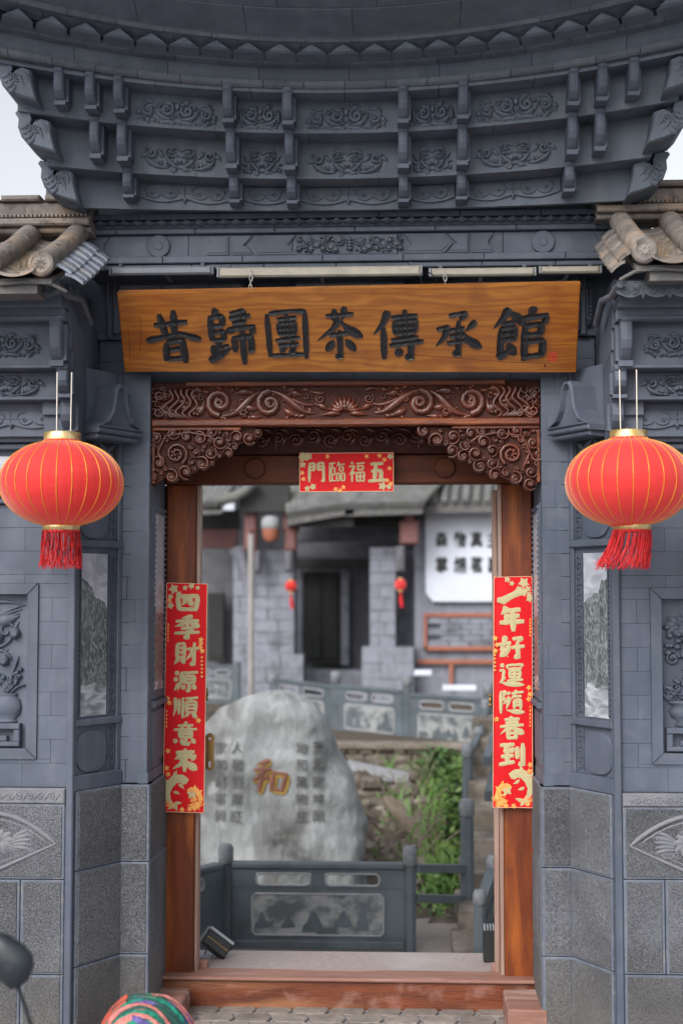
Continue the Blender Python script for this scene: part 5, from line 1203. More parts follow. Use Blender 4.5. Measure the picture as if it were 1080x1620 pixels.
# ---------------------------------------------------------------- lanterns
LSH = {}
def lantern(cx_px, top_py, bot_py, rx_px, Y, label, swing, rods, ring_dx):
    pt, pb2 = P(cx_px, top_py, Y), P(cx_px, bot_py, Y); c = (pt+pb2)/2; hz_ = (pt.z-pb2.z)/2; rx = rx_px/FPX*Y
    t = empty('red_lantern', c, label, 'lantern', 'big red lanterns either side of the door')
    NG = 26
    if not LSH:
        mb = MB(); rings = []; n = NG*4; m = 30
        for i in range(m+1):
            a = pi*(i/m); ca, sa = -math.cos(a), math.sin(a); z = hz_*ca*1.0; 
            r = rx*(sa**.92 if sa > 0 else 0)
            r = max(r, rx*.30) if (i in (0, m)) else max(r, rx*.30)
            rings.append([Vector((r*(1-.012*abs(math.sin(NG*t_/2.)*0+math.cos(NG*t_/2)))*math.cos(t_), r*(1-.012*abs(math.cos(NG*t_/2)))*math.sin(t_), z)) for t_ in [2*pi*k/n for k in range(n)]])
        mb.loft(rings); LSH['s'] = mb.mesh('shade', LRED)
        rb = MB(); pts = []
        for i in range(2, m-1): a = pi*(i/m); pts.append((max(rx*math.sin(a)**.92, rx*.30)+.0005, 0, -hz_*math.cos(a)))
        rb.tube(pts, .0017, 5); LSH['r'] = rb.mesh('rib', RIBG)
    place(LSH['s'], 'shade', Matrix.Translation(c), t)
    for k in range(NG): place(LSH['r'], 'rib', Matrix.Translation(c) @ Matrix.Rotation(2*pi*(k+.15)/NG, 4, 'Z'), t)
    MB().lathe([(rx*.285, hz_*.90), (rx*.295, hz_*.98), (rx*.30, hz_*1.17), (rx*.285, hz_*1.185), (rx*.275, hz_*1.17), (rx*.25, hz_*1.0)], 36, Matrix.Translation(c)).build('top_ring', LGOLD, t)
    cb_ = c+Vector((ring_dx, 0, 0))
    MB().lathe([(rx*.27, -hz_*1.10), (rx*.30, -hz_*1.09), (rx*.305, -hz_*.97), (rx*.28, -hz_*.93)], 36, Matrix.Translation(cb_)).build('bottom_ring', LGOLD, t)
    MB().lathe([(rx*.295, -hz_*1.105-.007), (rx*.302, -hz_*1.10), (rx*.295, -hz_*1.09)], 36, Matrix.Translation(cb_)).build('red_cord', TRED, t)
    ts = MB(); random.seed(4)
    for k in range(170):
        a = random.uniform(0, 2*pi); r0 = rx*.30; b_ = cb_+Vector((r0*math.cos(a), r0*math.sin(a), -hz_*1.10)); L_ = random.uniform(.155, .185); sw_ = swing*(1-(math.cos(a)+1)/2*.75)
        ts.tube([b_, b_+Vector((random.uniform(-.006, .006)+sw_*.25, random.uniform(-.006, .006), -L_*.4)), b_+Vector((random.uniform(-.012, .012)+sw_*.62, 0, -L_*.75)), b_+Vector((random.uniform(-.016, .016)+sw_, random.uniform(-.01, .01), -L_))], .0017, 3)
    ts.build('tassel', TRED, t)
    for (x0, y0, x1, y1) in rods:
        rm = MB(); rm.tube([P(x0, y0, Y), P(x1, y1, Y)], .0032, 6); rm.build('hanging_wire', RODM, t)
    return t
lantern(98, 697, 833, 98.5, 6.72, 'red cloth lantern on the left with its red tassel hanging straight down', 0.0, ((91, 589, 90, 690), (114, 589, 112, 690)), 0)
lantern(994, 694, 832, 98.5, 6.66, 'red cloth lantern on the right with its tassel blown to the left', -.075, ((979, 585, 981, 688), (1006, 585, 1007, 688)), .012)

# ---------------------------------------------------------------- paper banners
def fish(mb, M, cx, cy, s, d=1):
    q = []
    arc = [(cx+d*s*a, cy+s*b) for a, b in ((.30, .30), (.12, .40), (-.12, .38), (-.30, .18), (-.38, -.08), (-.30, -.32), (-.12, -.48))]
    for i in range(len(arc)-1):
        for j in range(4): t = j/4; q.append((arc[i][0]*(1-t)+arc[i+1][0]*t, arc[i][1]*(1-t)+arc[i+1][1]*t))
    n = len(q); mb.ribbon(q, [s*(.035+.125*math.sin(pi*min(1, (i+3)/(n+2)))**.8*(1-i/n*.35)) for i in range(n)], .0012, .0010, M)
    mb.disc(cx+d*s*.17, cy+s*.33, s*.125, .0006, .0016, M, 16, .0004)
    for a, b, w in (((-.14, -.46), (.14, -.40), .06), ((-.14, -.46), (-.02, -.66), .06), ((-.14, -.44), (-.34, -.62), .05), ((-.3, .24), (-.46, .40), .05), ((-.14, .42), (-.05, .66), .06), ((.0, .2), (.20, .06), .05), ((-.16, -.05), (.06, -.12), .05)):
        leaf(mb, (cx+d*s*a[0], cy+s*a[1]), (cx+d*s*b[0], cy+s*b[1]), s*w, .0012, M @ T(0, 0, .001), .2)
def blossom(mb, M, cx, cy, r, n=5):
    for k in range(n): a = 2*pi*k/n+cx*50; leaf(mb, (cx, cy), (cx+r*math.cos(a), cy+r*math.sin(a)), r*.36, .001, M @ T(0, 0, .001), 0)
def banner(tl, tr, br, bl, chars, label, vertical, curl, fs=1):
    M, pix = plane4(tl, tr, br, bl); Mi = M.inverted(); c4 = [Mi @ p for p in (tl, tr, br, bl)]
    mb = MB(); nu, nv = 10, 16; grid = []
    for j in range(nv+1):
        row = []
        for i in range(nu+1):
            u, v = i/nu, j/nv; p = c4[0]*(1-u)*(1-v)+c4[1]*u*(1-v)+c4[2]*u*v+c4[3]*(1-u)*v
            p.z = curl(u, v); row.append(M @ p)
        grid.append(row)
    mb.loft(grid, closed=False)
    bk = [[p + (M.to_3x3() @ Vector((0, 0, -.0012))) for p in r] for r in grid]; mb.loft([r[::-1] for r in bk], closed=False)
    po = mb.build('paper_banner', REDP); tag(po, label, 'banner', 'red paper banners round the door')
    ed = MB(); cs = [(p.x, p.y) for p in c4]; cs.append(cs[0])
    for a, b in zip(cs, cs[1:]):
        q = [(a[0]*(1-i/8)+b[0]*i/8, a[1]*(1-i/8)+b[1]*i/8) for i in range(9)]; ed.ribbon(q, [.0018]*9, .0008, .0004, M)
    return po, M, pix, ed
left_t = lambda px, py: P(px, py, 8.0)
po, M, pix, ed = banner(left_t(264, 922), left_t(328, 924), left_t(322.5, 1286), left_t(258, 1284), '', 'vertical red paper banner on the left door jamb', True, lambda u, v: .0003*math.sin(v*9)+(-.012*max(0, u-.75)*4*math.sin(v*3.1)**2), 1)
for ch, (a, b) in zip('四季財源順意來', ((938, 970), (973, 1012), (1014, 1056), (1059, 1098), (1100, 1139), (1141, 1181), (1183, 1223))):
    y = (a+b)/2; cx = 297-(y-954)*.018; p = pix(cx, y); mb = MB(); brush(mb, ch, M @ T(p[0], p[1], 0), .138, (b-a-4)/FPX*8.05, BOLD.get(ch, 1.75)*1.32, .0016, False, .0009); mb.build('character', GOLDP, po)
f = MB(); p = pix(282, 1251); fish(f, M, p[0]-.0, p[1], .17, 1); f.build('fish_print', GOLDP, po)
f = MB(); p = pix(306, 1262); fish(f, M, p[0], p[1], .11, -1)
for k in range(5):
    for sx_ in (-1, 1): c = pix(290, 1262); f.ribbon([(c[0]+sx_*(.075+.012*k)*math.cos(t), c[1]-.012-(.030+.006*k)*math.sin(t)) for t in [R(10+12*i) for i in range(6)]], .0025, .0012, .0008, M)
f.build('wave_print', GOLDO, po)['kind'] = 'stuff'
f = MB(); random.seed(8)
for (x, y, r) in ((275, 932, .03), (283, 940, .02), (270, 944, .018), (293, 930, .016), (303, 927, .02), (313, 930, .014), (270, 958, .022)): p = pix(x, y); blossom(f, M, *p, r)
p = pix(304, 1256); blossom(f, M, *p, .032)
f.build('blossom_print', GOLDP, po)['kind'] = 'stuff'
f = MB()
for (x, y) in ((318, 1018), (320, 1030), (317, 1024), (265, 1105), (268, 1112), (266, 1188), (264, 1215), (266, 1225), (268, 950), (314, 1140), (312, 1276), (300, 1280), (288, 1281), (317, 1262), (308, 1264), (270, 1276), (318, 1012)): p = pix(x, y); blossom(f, M, *p, .016)
for y in range(1040, 1075, 6): p = pix(319.5, y); f.blk(M, p[0]-.006, p[0]+.006, p[1]-.005, p[1]+.005, .001, .0016, .0003)
for y in list(range(988, 1014, 5)) + list(range(1125, 1150, 6)): p = pix(266.5-(y-988)*.018, y); f.blk(M, p[0]-.004, p[0]+.004, p[1]-.006, p[1]+.006, .001, .0016, .0003)
for k in range(14): p = pix(310+random.uniform(-6, 8), 1270+random.uniform(-8, 10)); scroll(f, *p, .012, 1, k, .002, .0012, M @ T(0, 0, .001), 1)
f.build('orange_print', GOLDO, po)['kind'] = 'stuff'; ed.build('paper_border', GEDGE, po)
po, M, pix, ed = banner(left_t(781, 913), left_t(841, 912), left_t(842, 1278), left_t(779, 1277), '', 'vertical red paper banner on the right door jamb, its left edge curling off', True, lambda u, v: .0003*math.sin(v*8)+(-.03*max(0, .3-u)*3*(1-v)), 1)
for ch, (a, b) in zip('一年好運隨春到', ((932, 955), (958, 1000), (1004, 1045), (1048, 1087), (1090, 1131), (1132, 1172), (1174, 1214))):
    y = (a+b)/2; cx = 809; p = pix(cx, y); hgt = (b-a)/FPX*8.05
    if ch == '一':
        h1 = MB(); h1.ribbon([(p[0]-.082, p[1]-.018), (p[0]-.05, p[1]-.024), (p[0], p[1]+.004), (p[0]+.05, p[1]+.028), (p[0]+.08, p[1]+.016)], [.012, .022, .017, .022, .016], .002, .0006, M); h1.build('character', GOLDP, po)
    else: mb = MB(); brush(mb, ch, M @ T(p[0], p[1], 0), .138, hgt-.014, BOLD.get(ch, 1.75)*1.32, .0016, False, .0009); mb.build('character', GOLDP, po)
f = MB(); p = pix(821, 1243); fish(f, M, p[0], p[1], .17, -1); f.build('fish_print', GOLDP, po)
f = MB(); p = pix(798, 1256); fish(f, M, p[0], p[1], .11, 1)
for k in range(5):
    for sx_ in (-1, 1): c = pix(811, 1255); f.ribbon([(c[0]+sx_*(.075+.012*k)*math.cos(t), c[1]-.012-(.030+.006*k)*math.sin(t)) for t in [R(10+12*i) for i in range(6)]], .0025, .0012, .0008, M)
f.build('wave_print', GOLDO, po)['kind'] = 'stuff'
f = MB()
for (x, y, r) in ((828, 922, .032), (820, 932, .02), (834, 932, .02), (802, 917, .018), (809, 923, .016), (837, 947, .022), (836, 940, .015)): p = pix(x, y); blossom(f, M, *p, r)
p = pix(801, 1250); blossom(f, M, *p, .032); f.build('blossom_print', GOLDP, po)['kind'] = 'stuff'
f = MB()
for (x, y) in ((783, 1010), (786, 1020), (783, 1030), (838, 1098), (836, 1106), (838, 1210), (837, 1220), (785, 1138), (790, 1272), (800, 1275), (812, 1275), (784, 1262), (792, 1264), (836, 1088), (834, 1272), (790, 1258)): p = pix(x, y); blossom(f, M, *p, .016)
for y in range(1030, 1062, 6): p = pix(782.5, y); f.blk(M, p[0]-.005, p[0]+.005, p[1]-.005, p[1]+.005, .001, .0016, .0003)
for y in list(range(980, 1008, 5)) + list(range(1118, 1150, 6)): p = pix(838, y); f.blk(M, p[0]-.004, p[0]+.004, p[1]-.006, p[1]+.006, .001, .0016, .0003)
for k in range(14): p = pix(792+random.uniform(-8, 6), 1268+random.uniform(-8, 8)); scroll(f, *p, .012, 1, k, .002, .0012, M @ T(0, 0, .001), 1)
f.build('orange_print', GOLDO, po)['kind'] = 'stuff'; ed.build('paper_border', GEDGE, po)
tp = lambda px, py: P(px, py, 7.92)
po, M, pix, ed = banner(tp(474, 717), tp(622, 716), tp(622, 777), tp(474, 778), '', 'horizontal red paper banner pasted on the lintel above the doorway', False, lambda u, v: .0003*math.sin(u*9), 1)
for ch, (a, b) in zip('門臨福五', ((486, 515), (519, 547), (550, 579), (581, 611))):
    p = pix((a+b)/2, 747); mb = MB(); brush(mb, ch, M @ T(p[0], p[1], 0), (b-a-3)/FPX*7.95, 32/FPX*7.95, BOLD.get(ch, 1.6)*1.3, .0016, False, .0009); mb.build('character', GOLDP, po)
f = MB()
for (x, y, r) in ((480, 723, .03), (488, 722, .024), (479, 735, .02), (486, 773, .018), (495, 770, .02), (605, 769, .026), (617, 722, .02), (615, 770, .018)): p = pix(x, y); blossom(f, M, *p, r)
f.build('blossom_print', GOLDP, po)['kind'] = 'stuff'; f = MB()
for (x, y) in ((531, 774), (543, 771), (538, 776), (616, 741), (612, 760), (480, 758), (478, 748), (600, 721), (580, 722), (518, 722), (608, 727), (618, 765)): p = pix(x, y); blossom(f, M, *p, .014)
f.build('orange_print', GOLDO, po)['kind'] = 'stuff'; ed.build('paper_border', GEDGE, po)

# ---------------------------------------------------------------- flood lights on the step
def rotm(c, rx, ry, rz): return Matrix.Translation(c) @ Matrix.Rotation(rz, 4, 'Z') @ Matrix.Rotation(ry, 4, 'Y') @ Matrix.Rotation(rx, 4, 'X')
fl = empty('flood_light', P(340, 1505, 8.42), 'small black flood light tipped over by the left door jamb', 'flood light', 'flood lights on the doorstep')
c = Vector((P(341, 1487, 8.42).x, 8.42, .163+.085)); Mf = rotm(c, R(-18), R(38), R(12))
MB().blk(Mf @ frame((0, 0, 0), (1, 0, 0)), -.085, .085, -.05, .04, -.05, .05, .008).build('housing', BLKM, fl)
sk = MB(); [sk.blk(Mf @ frame((0, 0, 0), (1, 0, 0)), -.083, .083, .041, .058, -.046+i*.0155, -.040+i*.0155, .001) for i in range(7)]; sk.build('cooling_fins', SINK, fl)
MB().blk(Mf @ frame((0, 0, 0), (1, 0, 0)), -.075, .075, -.006, .0, .05, .054, .001).build('seam_strip', BRASS, fl)
MB().box(c.x-.13, c.x-.02, 8.40, 8.52, .164, .172).build('foot_plate', RAILW, fl); bk_ = MB(); bk_.tube([c+Vector((-.07, .04, -.08)), c+Vector((-.05, .03, -.02)), c], .006, 6); bk_.build('swivel_bracket', RAILW, fl)
fl = empty('flood_light', (P(777, 1510, 8.42).x, 8.42, .163), 'upright black flood light with pale fins beside the right door jamb', 'flood light', 'flood lights on the doorstep')
x0, x1 = P(764, 1500, 8.42).x, P(791, 1500, 8.42).x
MB().blk(front(8.38), x0, x1, .166, zp(1470, 8.38), -.09, 0, .006).build('housing', BLKM, fl)
sk = MB(); zt2 = zp(1470, 8.38); [sk.blk(front(8.38), x0+.002+i*.017, x0+.011+i*.017, zt2, zt2+.022, -.085, -.003, .001) for i in range(6)]; sk.build('cooling_fins', SINK, fl)

# ---------------------------------------------------------------- scooter and cloth bundle in the near corner
sc = empty('motor_scooter', (P(60, 1600, 4.6).x, 4.6, 0), 'dark scooter of which only the rear view mirror shows at bottom left', 'scooter')
mp_ = [(-6, 1474), (12, 1478), (40, 1496), (52, 1512), (54, 1528), (46, 1550), (33, 1562), (18, 1565), (2, 1552), (-14, 1530), (-20, 1500)]
YM = 4.6; q = [P(a, b, YM) for a, b in mp_]; cx = sum(p.x for p in q)/len(q); cz = sum(p.z for p in q)/len(q)
rings = []
for k_, w_ in ((.2, -.046), (.5, -.042), (.75, -.034), (.90, -.022), (.98, -.008), (1, .004), (.97, .012)): rings.append([Vector((cx+(p.x-cx)*k_, YM+w_*1.0, cz+(p.z-cz)*k_)) for p in q])
MB().loft(rings).build('mirror_housing', MIRB, sc)
MB().loft([[Vector((cx+(p.x-cx)*k_, YM+dy_, cz+(p.z-cz)*k_)) for p in q] for k_, dy_ in ((.90, .016), (.92, .008))], smooth=False).build('mirror_glass', MIRG, sc)
st = MB(); a = P(28, 1558, YM+.03); st.tube([a, P(36, 1580, YM+.04), P(52, 1630, YM+.06), P(54, 1700, YM+.1)], .007, 7); st.build('mirror_stem', MIRB, sc)
hb = P(54, 1700, YM+.1); hb2 = MB(); hb2.tube([hb+Vector((.10, 0, -.01)), hb, hb+Vector((-.25, .05, .0)), hb+Vector((-.5, 0, 0)), hb+Vector((-.62, 0, -.01))], .014, 8); hb2.build('handlebar', MIRB, sc)
ap = MB(); ap.loft([[hb+Vector((-.25+a_*w_, .1+.1*abs(a_)*-1+.1, z_)) for a_ in (-1, -.5, 0, .5, 1)] + [hb+Vector((-.25+a_*w_, .2+.1*abs(a_)*-1+.1, z_)) for a_ in (1, .5, 0, -.5, -1)] for w_, z_ in ((.12, .02), (.2, -.15), (.2, -.45), (.14, -.6))], smooth=False); ap.build('front_apron', MIRB, sc)
wh = MB(); wh.lathe([(.16, -.05), (.22, -.05), (.235, 0), (.22, .05), (.16, .05)], 24, Matrix.Translation((hb.x-.25, hb.y+.42, .235)) @ Matrix.Rotation(pi/2, 4, 'Y')); wh.build('front_wheel', MIRB, sc)
fk = MB(); fk.tube([(hb.x-.25, hb.y+.25, hb.z-.2), (hb.x-.25, hb.y+.42, .235)], .03, 8); fk.build('front_fork', MIRB, sc)

YC_ = 5.9; cb0 = P(235, 1572, YC_); cw = 71/FPX*YC_
ct = empty('cloth_bundle', (cb0.x, YC_, 0), 'round bundle of wound green, purple and pink cloth at the bottom edge', 'cloth bundle')
random.seed(21)
core = MB(); prof = [(cw*.55, 0), (cw*.85, .06), (cw*.98, .2), (cw*1.0, cb0.z-.16), (cw*.95, cb0.z-.13), (cw*.82, cb0.z-.09), (cw*.5, cb0.z-.055), (.01, cb0.z-.04)]
core.lathe(prof, 28, T(cb0.x, YC_, 0)).build('bundle_core', CLP, ct)
def wrap(a0, a1, z0, z1, w, m_, nm, lift):
    rg = []; n_ = 20
    for i in range(n_+1):
        t = i/n_; a = a0+(a1-a0)*t; z = z0+(z1-z0)*t+.012*math.sin(t*7+a0*3)
        def RR(zz):
            zz = max(0, min(zz, cb0.z-.002))
            for (r0, za_), (r1, zb2) in zip(prof, prof[1:]):
                if za_ <= zz <= zb2: return r0+(r1-r0)*(zz-za_)/(zb2-za_)
            return .01
        ww = w*(.65+.35*math.sin(pi*t)); ring = []
        for j in range(7):
            u = -1+2*j/6; zz = z+u*ww; r = RR(zz)+lift*(1-u*u)+.002+.003*math.sin(j*2.2+t*5); ring.append(Vector((cb0.x+r*math.cos(a), YC_+r*math.sin(a), min(zz, cb0.z+.004))))
        rg.append(ring)
    MB().loft(rg, closed=False).build(nm, m_, ct)
zt3 = cb0.z
def dome(x, y):
    r = min(1.0, math.hypot(x, y)/cw); return zt3 - .03 - .12*r**2.8 if r < 1 else zt3-.15
def band(y0, y1, x0, x1, w, m_, nm, lf, sag=.0, ph=0):
    rg = []
    for i in range(25):
        t = i/24; x = cw*(x0+(x1-x0)*t); yc = cw*(y0+(y1-y0)*t+sag*math.sin(pi*t)); ww = w*(.7+.3*math.sin(pi*t+ph)); row = []
        for j in range(9):
            u = -1+j/4; y = yc+u*ww; r = math.hypot(x, y)
            xx, yy = (x, y) if r < cw*1.02 else (x*cw*1.02/r, y*cw*1.02/r)
            z = dome(xx, yy)+lf*(1-u*u)**.5+.003*math.sin(j*2.4+i*.5+ph); row.append(Vector((cb0.x+xx*1.01, YC_+yy*1.01, z - max(0, r-cw)*1.5)))
        rg.append(row)
    MB().loft(rg, closed=False).build(nm, m_, ct)
random.seed(6)
cols = [(CLP, 'purple_wrap'), (CLD, 'dark_trim'), (CLP, 'purple_wrap'), (CLG, 'green_wrap'), (CLP, 'purple_wrap'), (CLD, 'dark_trim'), (CLG, 'green_wrap'), (CLK, 'pink_wrap'), (CLG, 'green_wrap'), (CLD, 'dark_trim'), (CLK, 'pink_wrap'), (CLG, 'green_wrap')]
y_ = .38
for k in range(27):
    m_, nm = cols[k % 12]; half = math.sqrt(max(.12, 1-y_*y_)); tilt = random.uniform(-.26, .26)*(1 if abs(y_) < .8 else .4)
    band(y_-tilt, y_+tilt, -half*(.98 if nm != 'purple_wrap' else random.uniform(.1, .5)), half*(.98 if nm != 'green_wrap' else random.uniform(.3, .98)), random.uniform(.014, .024) if nm != 'dark_trim' else .009, m_, nm, .010+.0011*k+random.uniform(0, .010), random.uniform(-.05, .12), random.uniform(0, 3))
    if k in (8, 13): band(y_-.1, y_, -half, -half*.45, .018, CLR, 'orange_wrap', .040, 0, 0)
    y_ -= .052
for a0, a1, d0, d1, w, m_, nm, lf in ((180, 380, -.17, -.16, .03, CLG, 'green_wrap', .014), (180, 385, -.26, -.25, .035, CLK, 'pink_wrap', .014), (180, 385, -.34, -.33, .05, CLP, 'purple_wrap', .014)):
    wrap(R(a0), R(a1), zt3+d0, zt3+d1, w, m_, nm, lf)

# ================================================================ courtyard behind the gate
random.seed(31)
def bar3(mb, a, b, w, h, up=(0, 0, 1)):
    """box beam from a to b"""
    a, b = Vector(a), Vector(b); d = (b-a).normalized(); s_ = d.cross(Vector(up)); s_ = s_.normalized() if s_.length > .01 else Vector((1, 0, 0)); u = s_.cross(d)
    q = [p + s_*i*w/2 + u*j*h/2 for p in (a, b) for i, j in ((-1, -1), (1, -1), (1, 1), (-1, 1))]
    mb.add(q, [(3, 2, 1, 0), (4, 5, 6, 7), (0, 1, 5, 4), (1, 2, 6, 5), (2, 3, 7, 6), (3, 0, 4, 7)]); return mb
def post(base, top, r, parent, cap=.16, m_=RAIL, sides=8):
    x, y = base[0], base[1]; h = top-base[2]; k = r
    MB().lathe([(k, 0), (k, h-cap)], 8, T(x, y, base[2]) @ Matrix.Rotation(pi/8, 4, 'Z'), smooth=False).build('post', m_, parent)
    MB().lathe([(k*.7, h-cap), (k*1.05, h-cap+.02), (k*1.08, h-.03), (k*.8, h)], 10, T(x, y, base[2])).build('post_cap', POSTG, parent)
def bal_panel(a, b, h, parent, pic=True, m_=RAIL, sc=1):
    """solid balustrade panel with two slots and a framed picture between points a and b (rail axis at the top)"""
    a, b = Vector(a), Vector(b); L_ = (b-a).length; U = (b-a).normalized(); V = Vector((0, 0, 1)); Wd = U.cross(V).normalized()
    M = Matrix(((U.x, V.x, Wd.x, a.x), (U.y, V.y, Wd.y, a.y), (U.z, V.z, Wd.z, a.z), (0, 0, 0, 1)))
    MB().blk(M, 0, L_, -.07*h, 0, -.05, .05, .01).build('top_rail', m_, parent)
    MB().blk(M, 0, L_, -h, -h*.9, -.045, .045, .008).build('bottom_rail', m_, parent)
    f0, f1 = .14, .86; s0, s1 = -.14*h, -.27*h
    for (u0, u1, v0, v1) in ((0, 1, -.9, -.30), (0, f0, -.30, -.07), (f1, 1, -.30, -.07), (f0, f1, -.12, -.07), (f0, f1, -.30, -.27), (.46, .54, -.27, -.12)):
        MB().blk(M, u0*L_+.001, u1*L_-.001, v0*h+.001, v1*h-.001, -.03, .03, .001).build('panel', m_, parent)
    for (u0, u1) in ((f0, .46), (.54, f1)):
        ps = []; x0, x1, z0, z1 = u0*L_+.004, u1*L_-.004, -.27*h+.004, -.12*h-.004; r = (z1-z0)*.42
        for cx_, cz_, a0 in ((x1-r, z1-r, 0), (x0+r, z1-r, 90), (x0+r, z0+r, 180), (x1-r, z0+r, 270)):
            for k in range(4): an = R(a0+30*k); ps.append((cx_+r*math.cos(an), cz_+r*math.sin(an)))
        ps.append(ps[0]); mb = MB(); mb.ribbon(ps, [.009*sc]*len(ps), .012, .026, M); mb.build('slot_rim', RAILW, parent)
        for cx_, cz_ in ((x0, z0), (x1, z0), (x0, z1), (x1, z1)):
            pass
    if pic:
        x0, x1, z0, z1 = .12*L_, .88*L_, -.84*h, -.36*h; c_ = .04*h
        fo = MB().prism([(x0+c_, z0), (x1-c_, z0), (x1, z0+c_), (x1, z1-c_), (x1-c_, z1), (x0+c_, z1), (x0, z1-c_), (x0, z0+c_)], .029, .036, M, .003).build('picture_panel', RAILP, parent)
        mb = MB(); ps = [(x0+c_, z0), (x1-c_, z0), (x1, z0+c_), (x1, z1-c_), (x1-c_, z1), (x0+c_, z1), (x0, z1-c_), (x0, z0+c_), (x0+c_, z0)]; mb.ribbon(ps, [.008*sc]*9, .008, .036, M); mb.build('picture_rim', RAILW, fo)
        mb = MB()
        for k in range(5):
            u = x0+(x1-x0)*(.12+.19*k+random.uniform(-.05, .05)); w_ = (x1-x0)*random.uniform(.05, .10); hz2 = (z1-z0)*random.uniform(.2, .75); b0 = z0+(z1-z0)*random.uniform(.04, .2)
            mb.prism([(u-w_, b0), (u+w_, b0+.01), (u+w_*.8, b0+hz2*.35), (u+w_*.35, b0+hz2*.75), (u+w_*.1, b0+hz2), (u-w_*.25, b0+hz2*.85), (u-w_*.55, b0+hz2*.45), (u-w_*.9, b0+hz2*.3)], .034, .0395, M, .004)
        mb.build('mountain_relief', RAIL, fo)['kind'] = 'stuff'
RAILP = mat('carved_picture_stone', (.075, .09, .10), (.26, .27, .275), rough=.75, scale=3.4, detail=8, contrast=(.44, .56), stretch=(1, 1, 1.6), c3=(.10, .12, .13), s3=5)

# near balustrade
YN = 11.0
bl_ = empty('balustrade', (xp(500, YN), YN, -.42), 'dark stone balustrade with two slots and a landscape panel, just behind the step', 'balustrade')
za = zp(1364, YN, 500); p355 = xp(357, YN, 1430); p648 = xp(648, YN, 1430)
hN = za-zp(1500, YN, 500)
post((p355, YN, -.42), zp(1335, YN, 357), .055, bl_); post((p648, YN, -.42), zp(1338, YN, 648), .05, bl_)
bal_panel((p355+.05, YN, za), (p648-.04, YN, za), hN, bl_)
bal_panel((p355-.85, YN-1.4, za+.02), (p355-.04, YN-.05, za), hN, bl_, pic=False)
br_ = MB(); bar3(br_, (p648+.04, YN, zp(1374, YN, 700)), (xp(735, 11.6, 1400), 11.6, zp(1374, 11.6, 735)), .08, .06); br_.build('round_bar', RAIL, bl_)
br_ = MB(); bar3(br_, (p648+.04, YN, zp(1421, YN, 700)), (xp(735, 11.6, 1400), 11.6, zp(1423, 11.6, 735)), .08, .06); br_.build('round_bar', RAIL, bl_)

# stair balustrade climbing to the terrace on the right
sb = empty('stair_railing', (xp(738, 12), 12, -.42), 'dark stair railing with mottled round post caps climbing on the right', 'railing')
for (px, pt_, Y, zb2) in ((738, 1264, 11.6, -.42), (739, 1176, 14.5, .0), (768, 1106, 17.5, .4), (779, 1353, 9.9, -.42), (758, 1408, 9.45, -.42), (757, 1150, 16, .2)):
    x = xp(px, Y, pt_); post((x, Y, zb2), zp(pt_, Y, px), .058 if Y > 11 else .042, sb, .15 if Y > 11 else .10)
PX = lambda px, py, Y: P(px, py, Y)
for a, b in ((PX(779, 1380, 9.9), PX(758, 1440, 9.45)), (PX(779, 1420, 9.9), PX(758, 1475, 9.45)), (PX(739, 1200, 14.5), PX(757, 1165, 16)), (PX(757, 1165, 16), PX(768, 1125, 17.5)), (PX(800, 1100, 16), PX(770, 1205, 13.0)), (PX(800, 1160, 15), PX(772, 1260, 12.5))):
    m_ = MB(); bar3(m_, a, b, .07, .09); m_.build('hand_rail', RAIL, sb)
stp = empty('stone_stair', (1.2, 10.5, -.42), 'worn stone steps climbing behind the right door jamb', 'steps')
for k in range(9):
    y = 10.4+k*.75; z = -.42+(k+1)*.145; MB().blk(FL, .66+k*.055, 2.6, y, y+.80, z-.16, z, .01).build('step', STN, stp)

# boulder
YK = 13.0
bk = MB(); ol = [(318, 1400), (306, 1300), (312, 1200), (322, 1150), (345, 1122), (385, 1104), (430, 1094), (470, 1096), (490, 1106), (512, 1135), (535, 1180), (556, 1225), (568, 1265), (576, 1310), (582, 1400), (586, 1470)]
front_ = [P(a, b, YK) for a, b in ol]; cx = P(445, 1300, YK).x; zb2 = -.45; rings = []
N_ = 34
def outl(zv):
    """left and right X of the outline at height z"""
    L_ = [(p.z, p.x) for p in front_[:7]]; Rr = [(p.z, p.x) for p in front_[6:]][::-1]
    def f_(t, zv):
        t = sorted(t)
        if zv <= t[0][0]: return t[0][1]
        for (z0, x0), (z1, x1) in zip(t, t[1:]):
            if z0 <= zv <= z1: return x0+(x1-x0)*(zv-z0)/(z1-z0+1e-9)
        return t[-1][1]
    return f_(L_, zv), f_(Rr, zv)
ztop_ = max(p.z for p in front_)
for i in range(61):
    t = i/60; z = zb2+(ztop_-zb2)*(1-(1-t)**1.6) if i else zb2; xl, xr = outl(min(z, ztop_-.004)); ring = []
    for k in range(90):
        a = 2*pi*k/90; ca, sa = math.cos(a), math.sin(a); dep = .30*(1-.75*t**3)+.02
        x = (xl+xr)/2+(xr-xl)/2*math.copysign(abs(ca)**.8, ca); y = YK+.12+dep*math.copysign(abs(sa)**.75, sa) + .03*math.sin(x*7+z*3)*(1 if sa < 0 else 2)+.02*math.sin(z*11+x*4)
        ring.append(Vector((x, y, z+.015*math.sin(a*5+t*3)*t)))
    rings.append(ring)
bk.loft(rings); from mathutils import noise as _n0
def _rg(p):
    q = Vector(p); k_ = .05*_n0.noise(q*1.6)+.03*_n0.noise(q*4.2)+.014*_n0.noise(q*10)
    d_ = Vector((q.x-cx, (q.y-YK-.12)*1.5, 0)); d_ = d_.normalized() if d_.length > .02 else Vector((0, 0, 1)); return tuple(q+d_*k_)
bk.v = [_rg(v) for v in bk.v]
boul = bk.build('inscribed_boulder', ROCK); tag(boul, 'pale grey upright boulder with one big red character and black columns of writing', 'boulder')
Yf = YK-.235
from mathutils.bvhtree import BVHTree
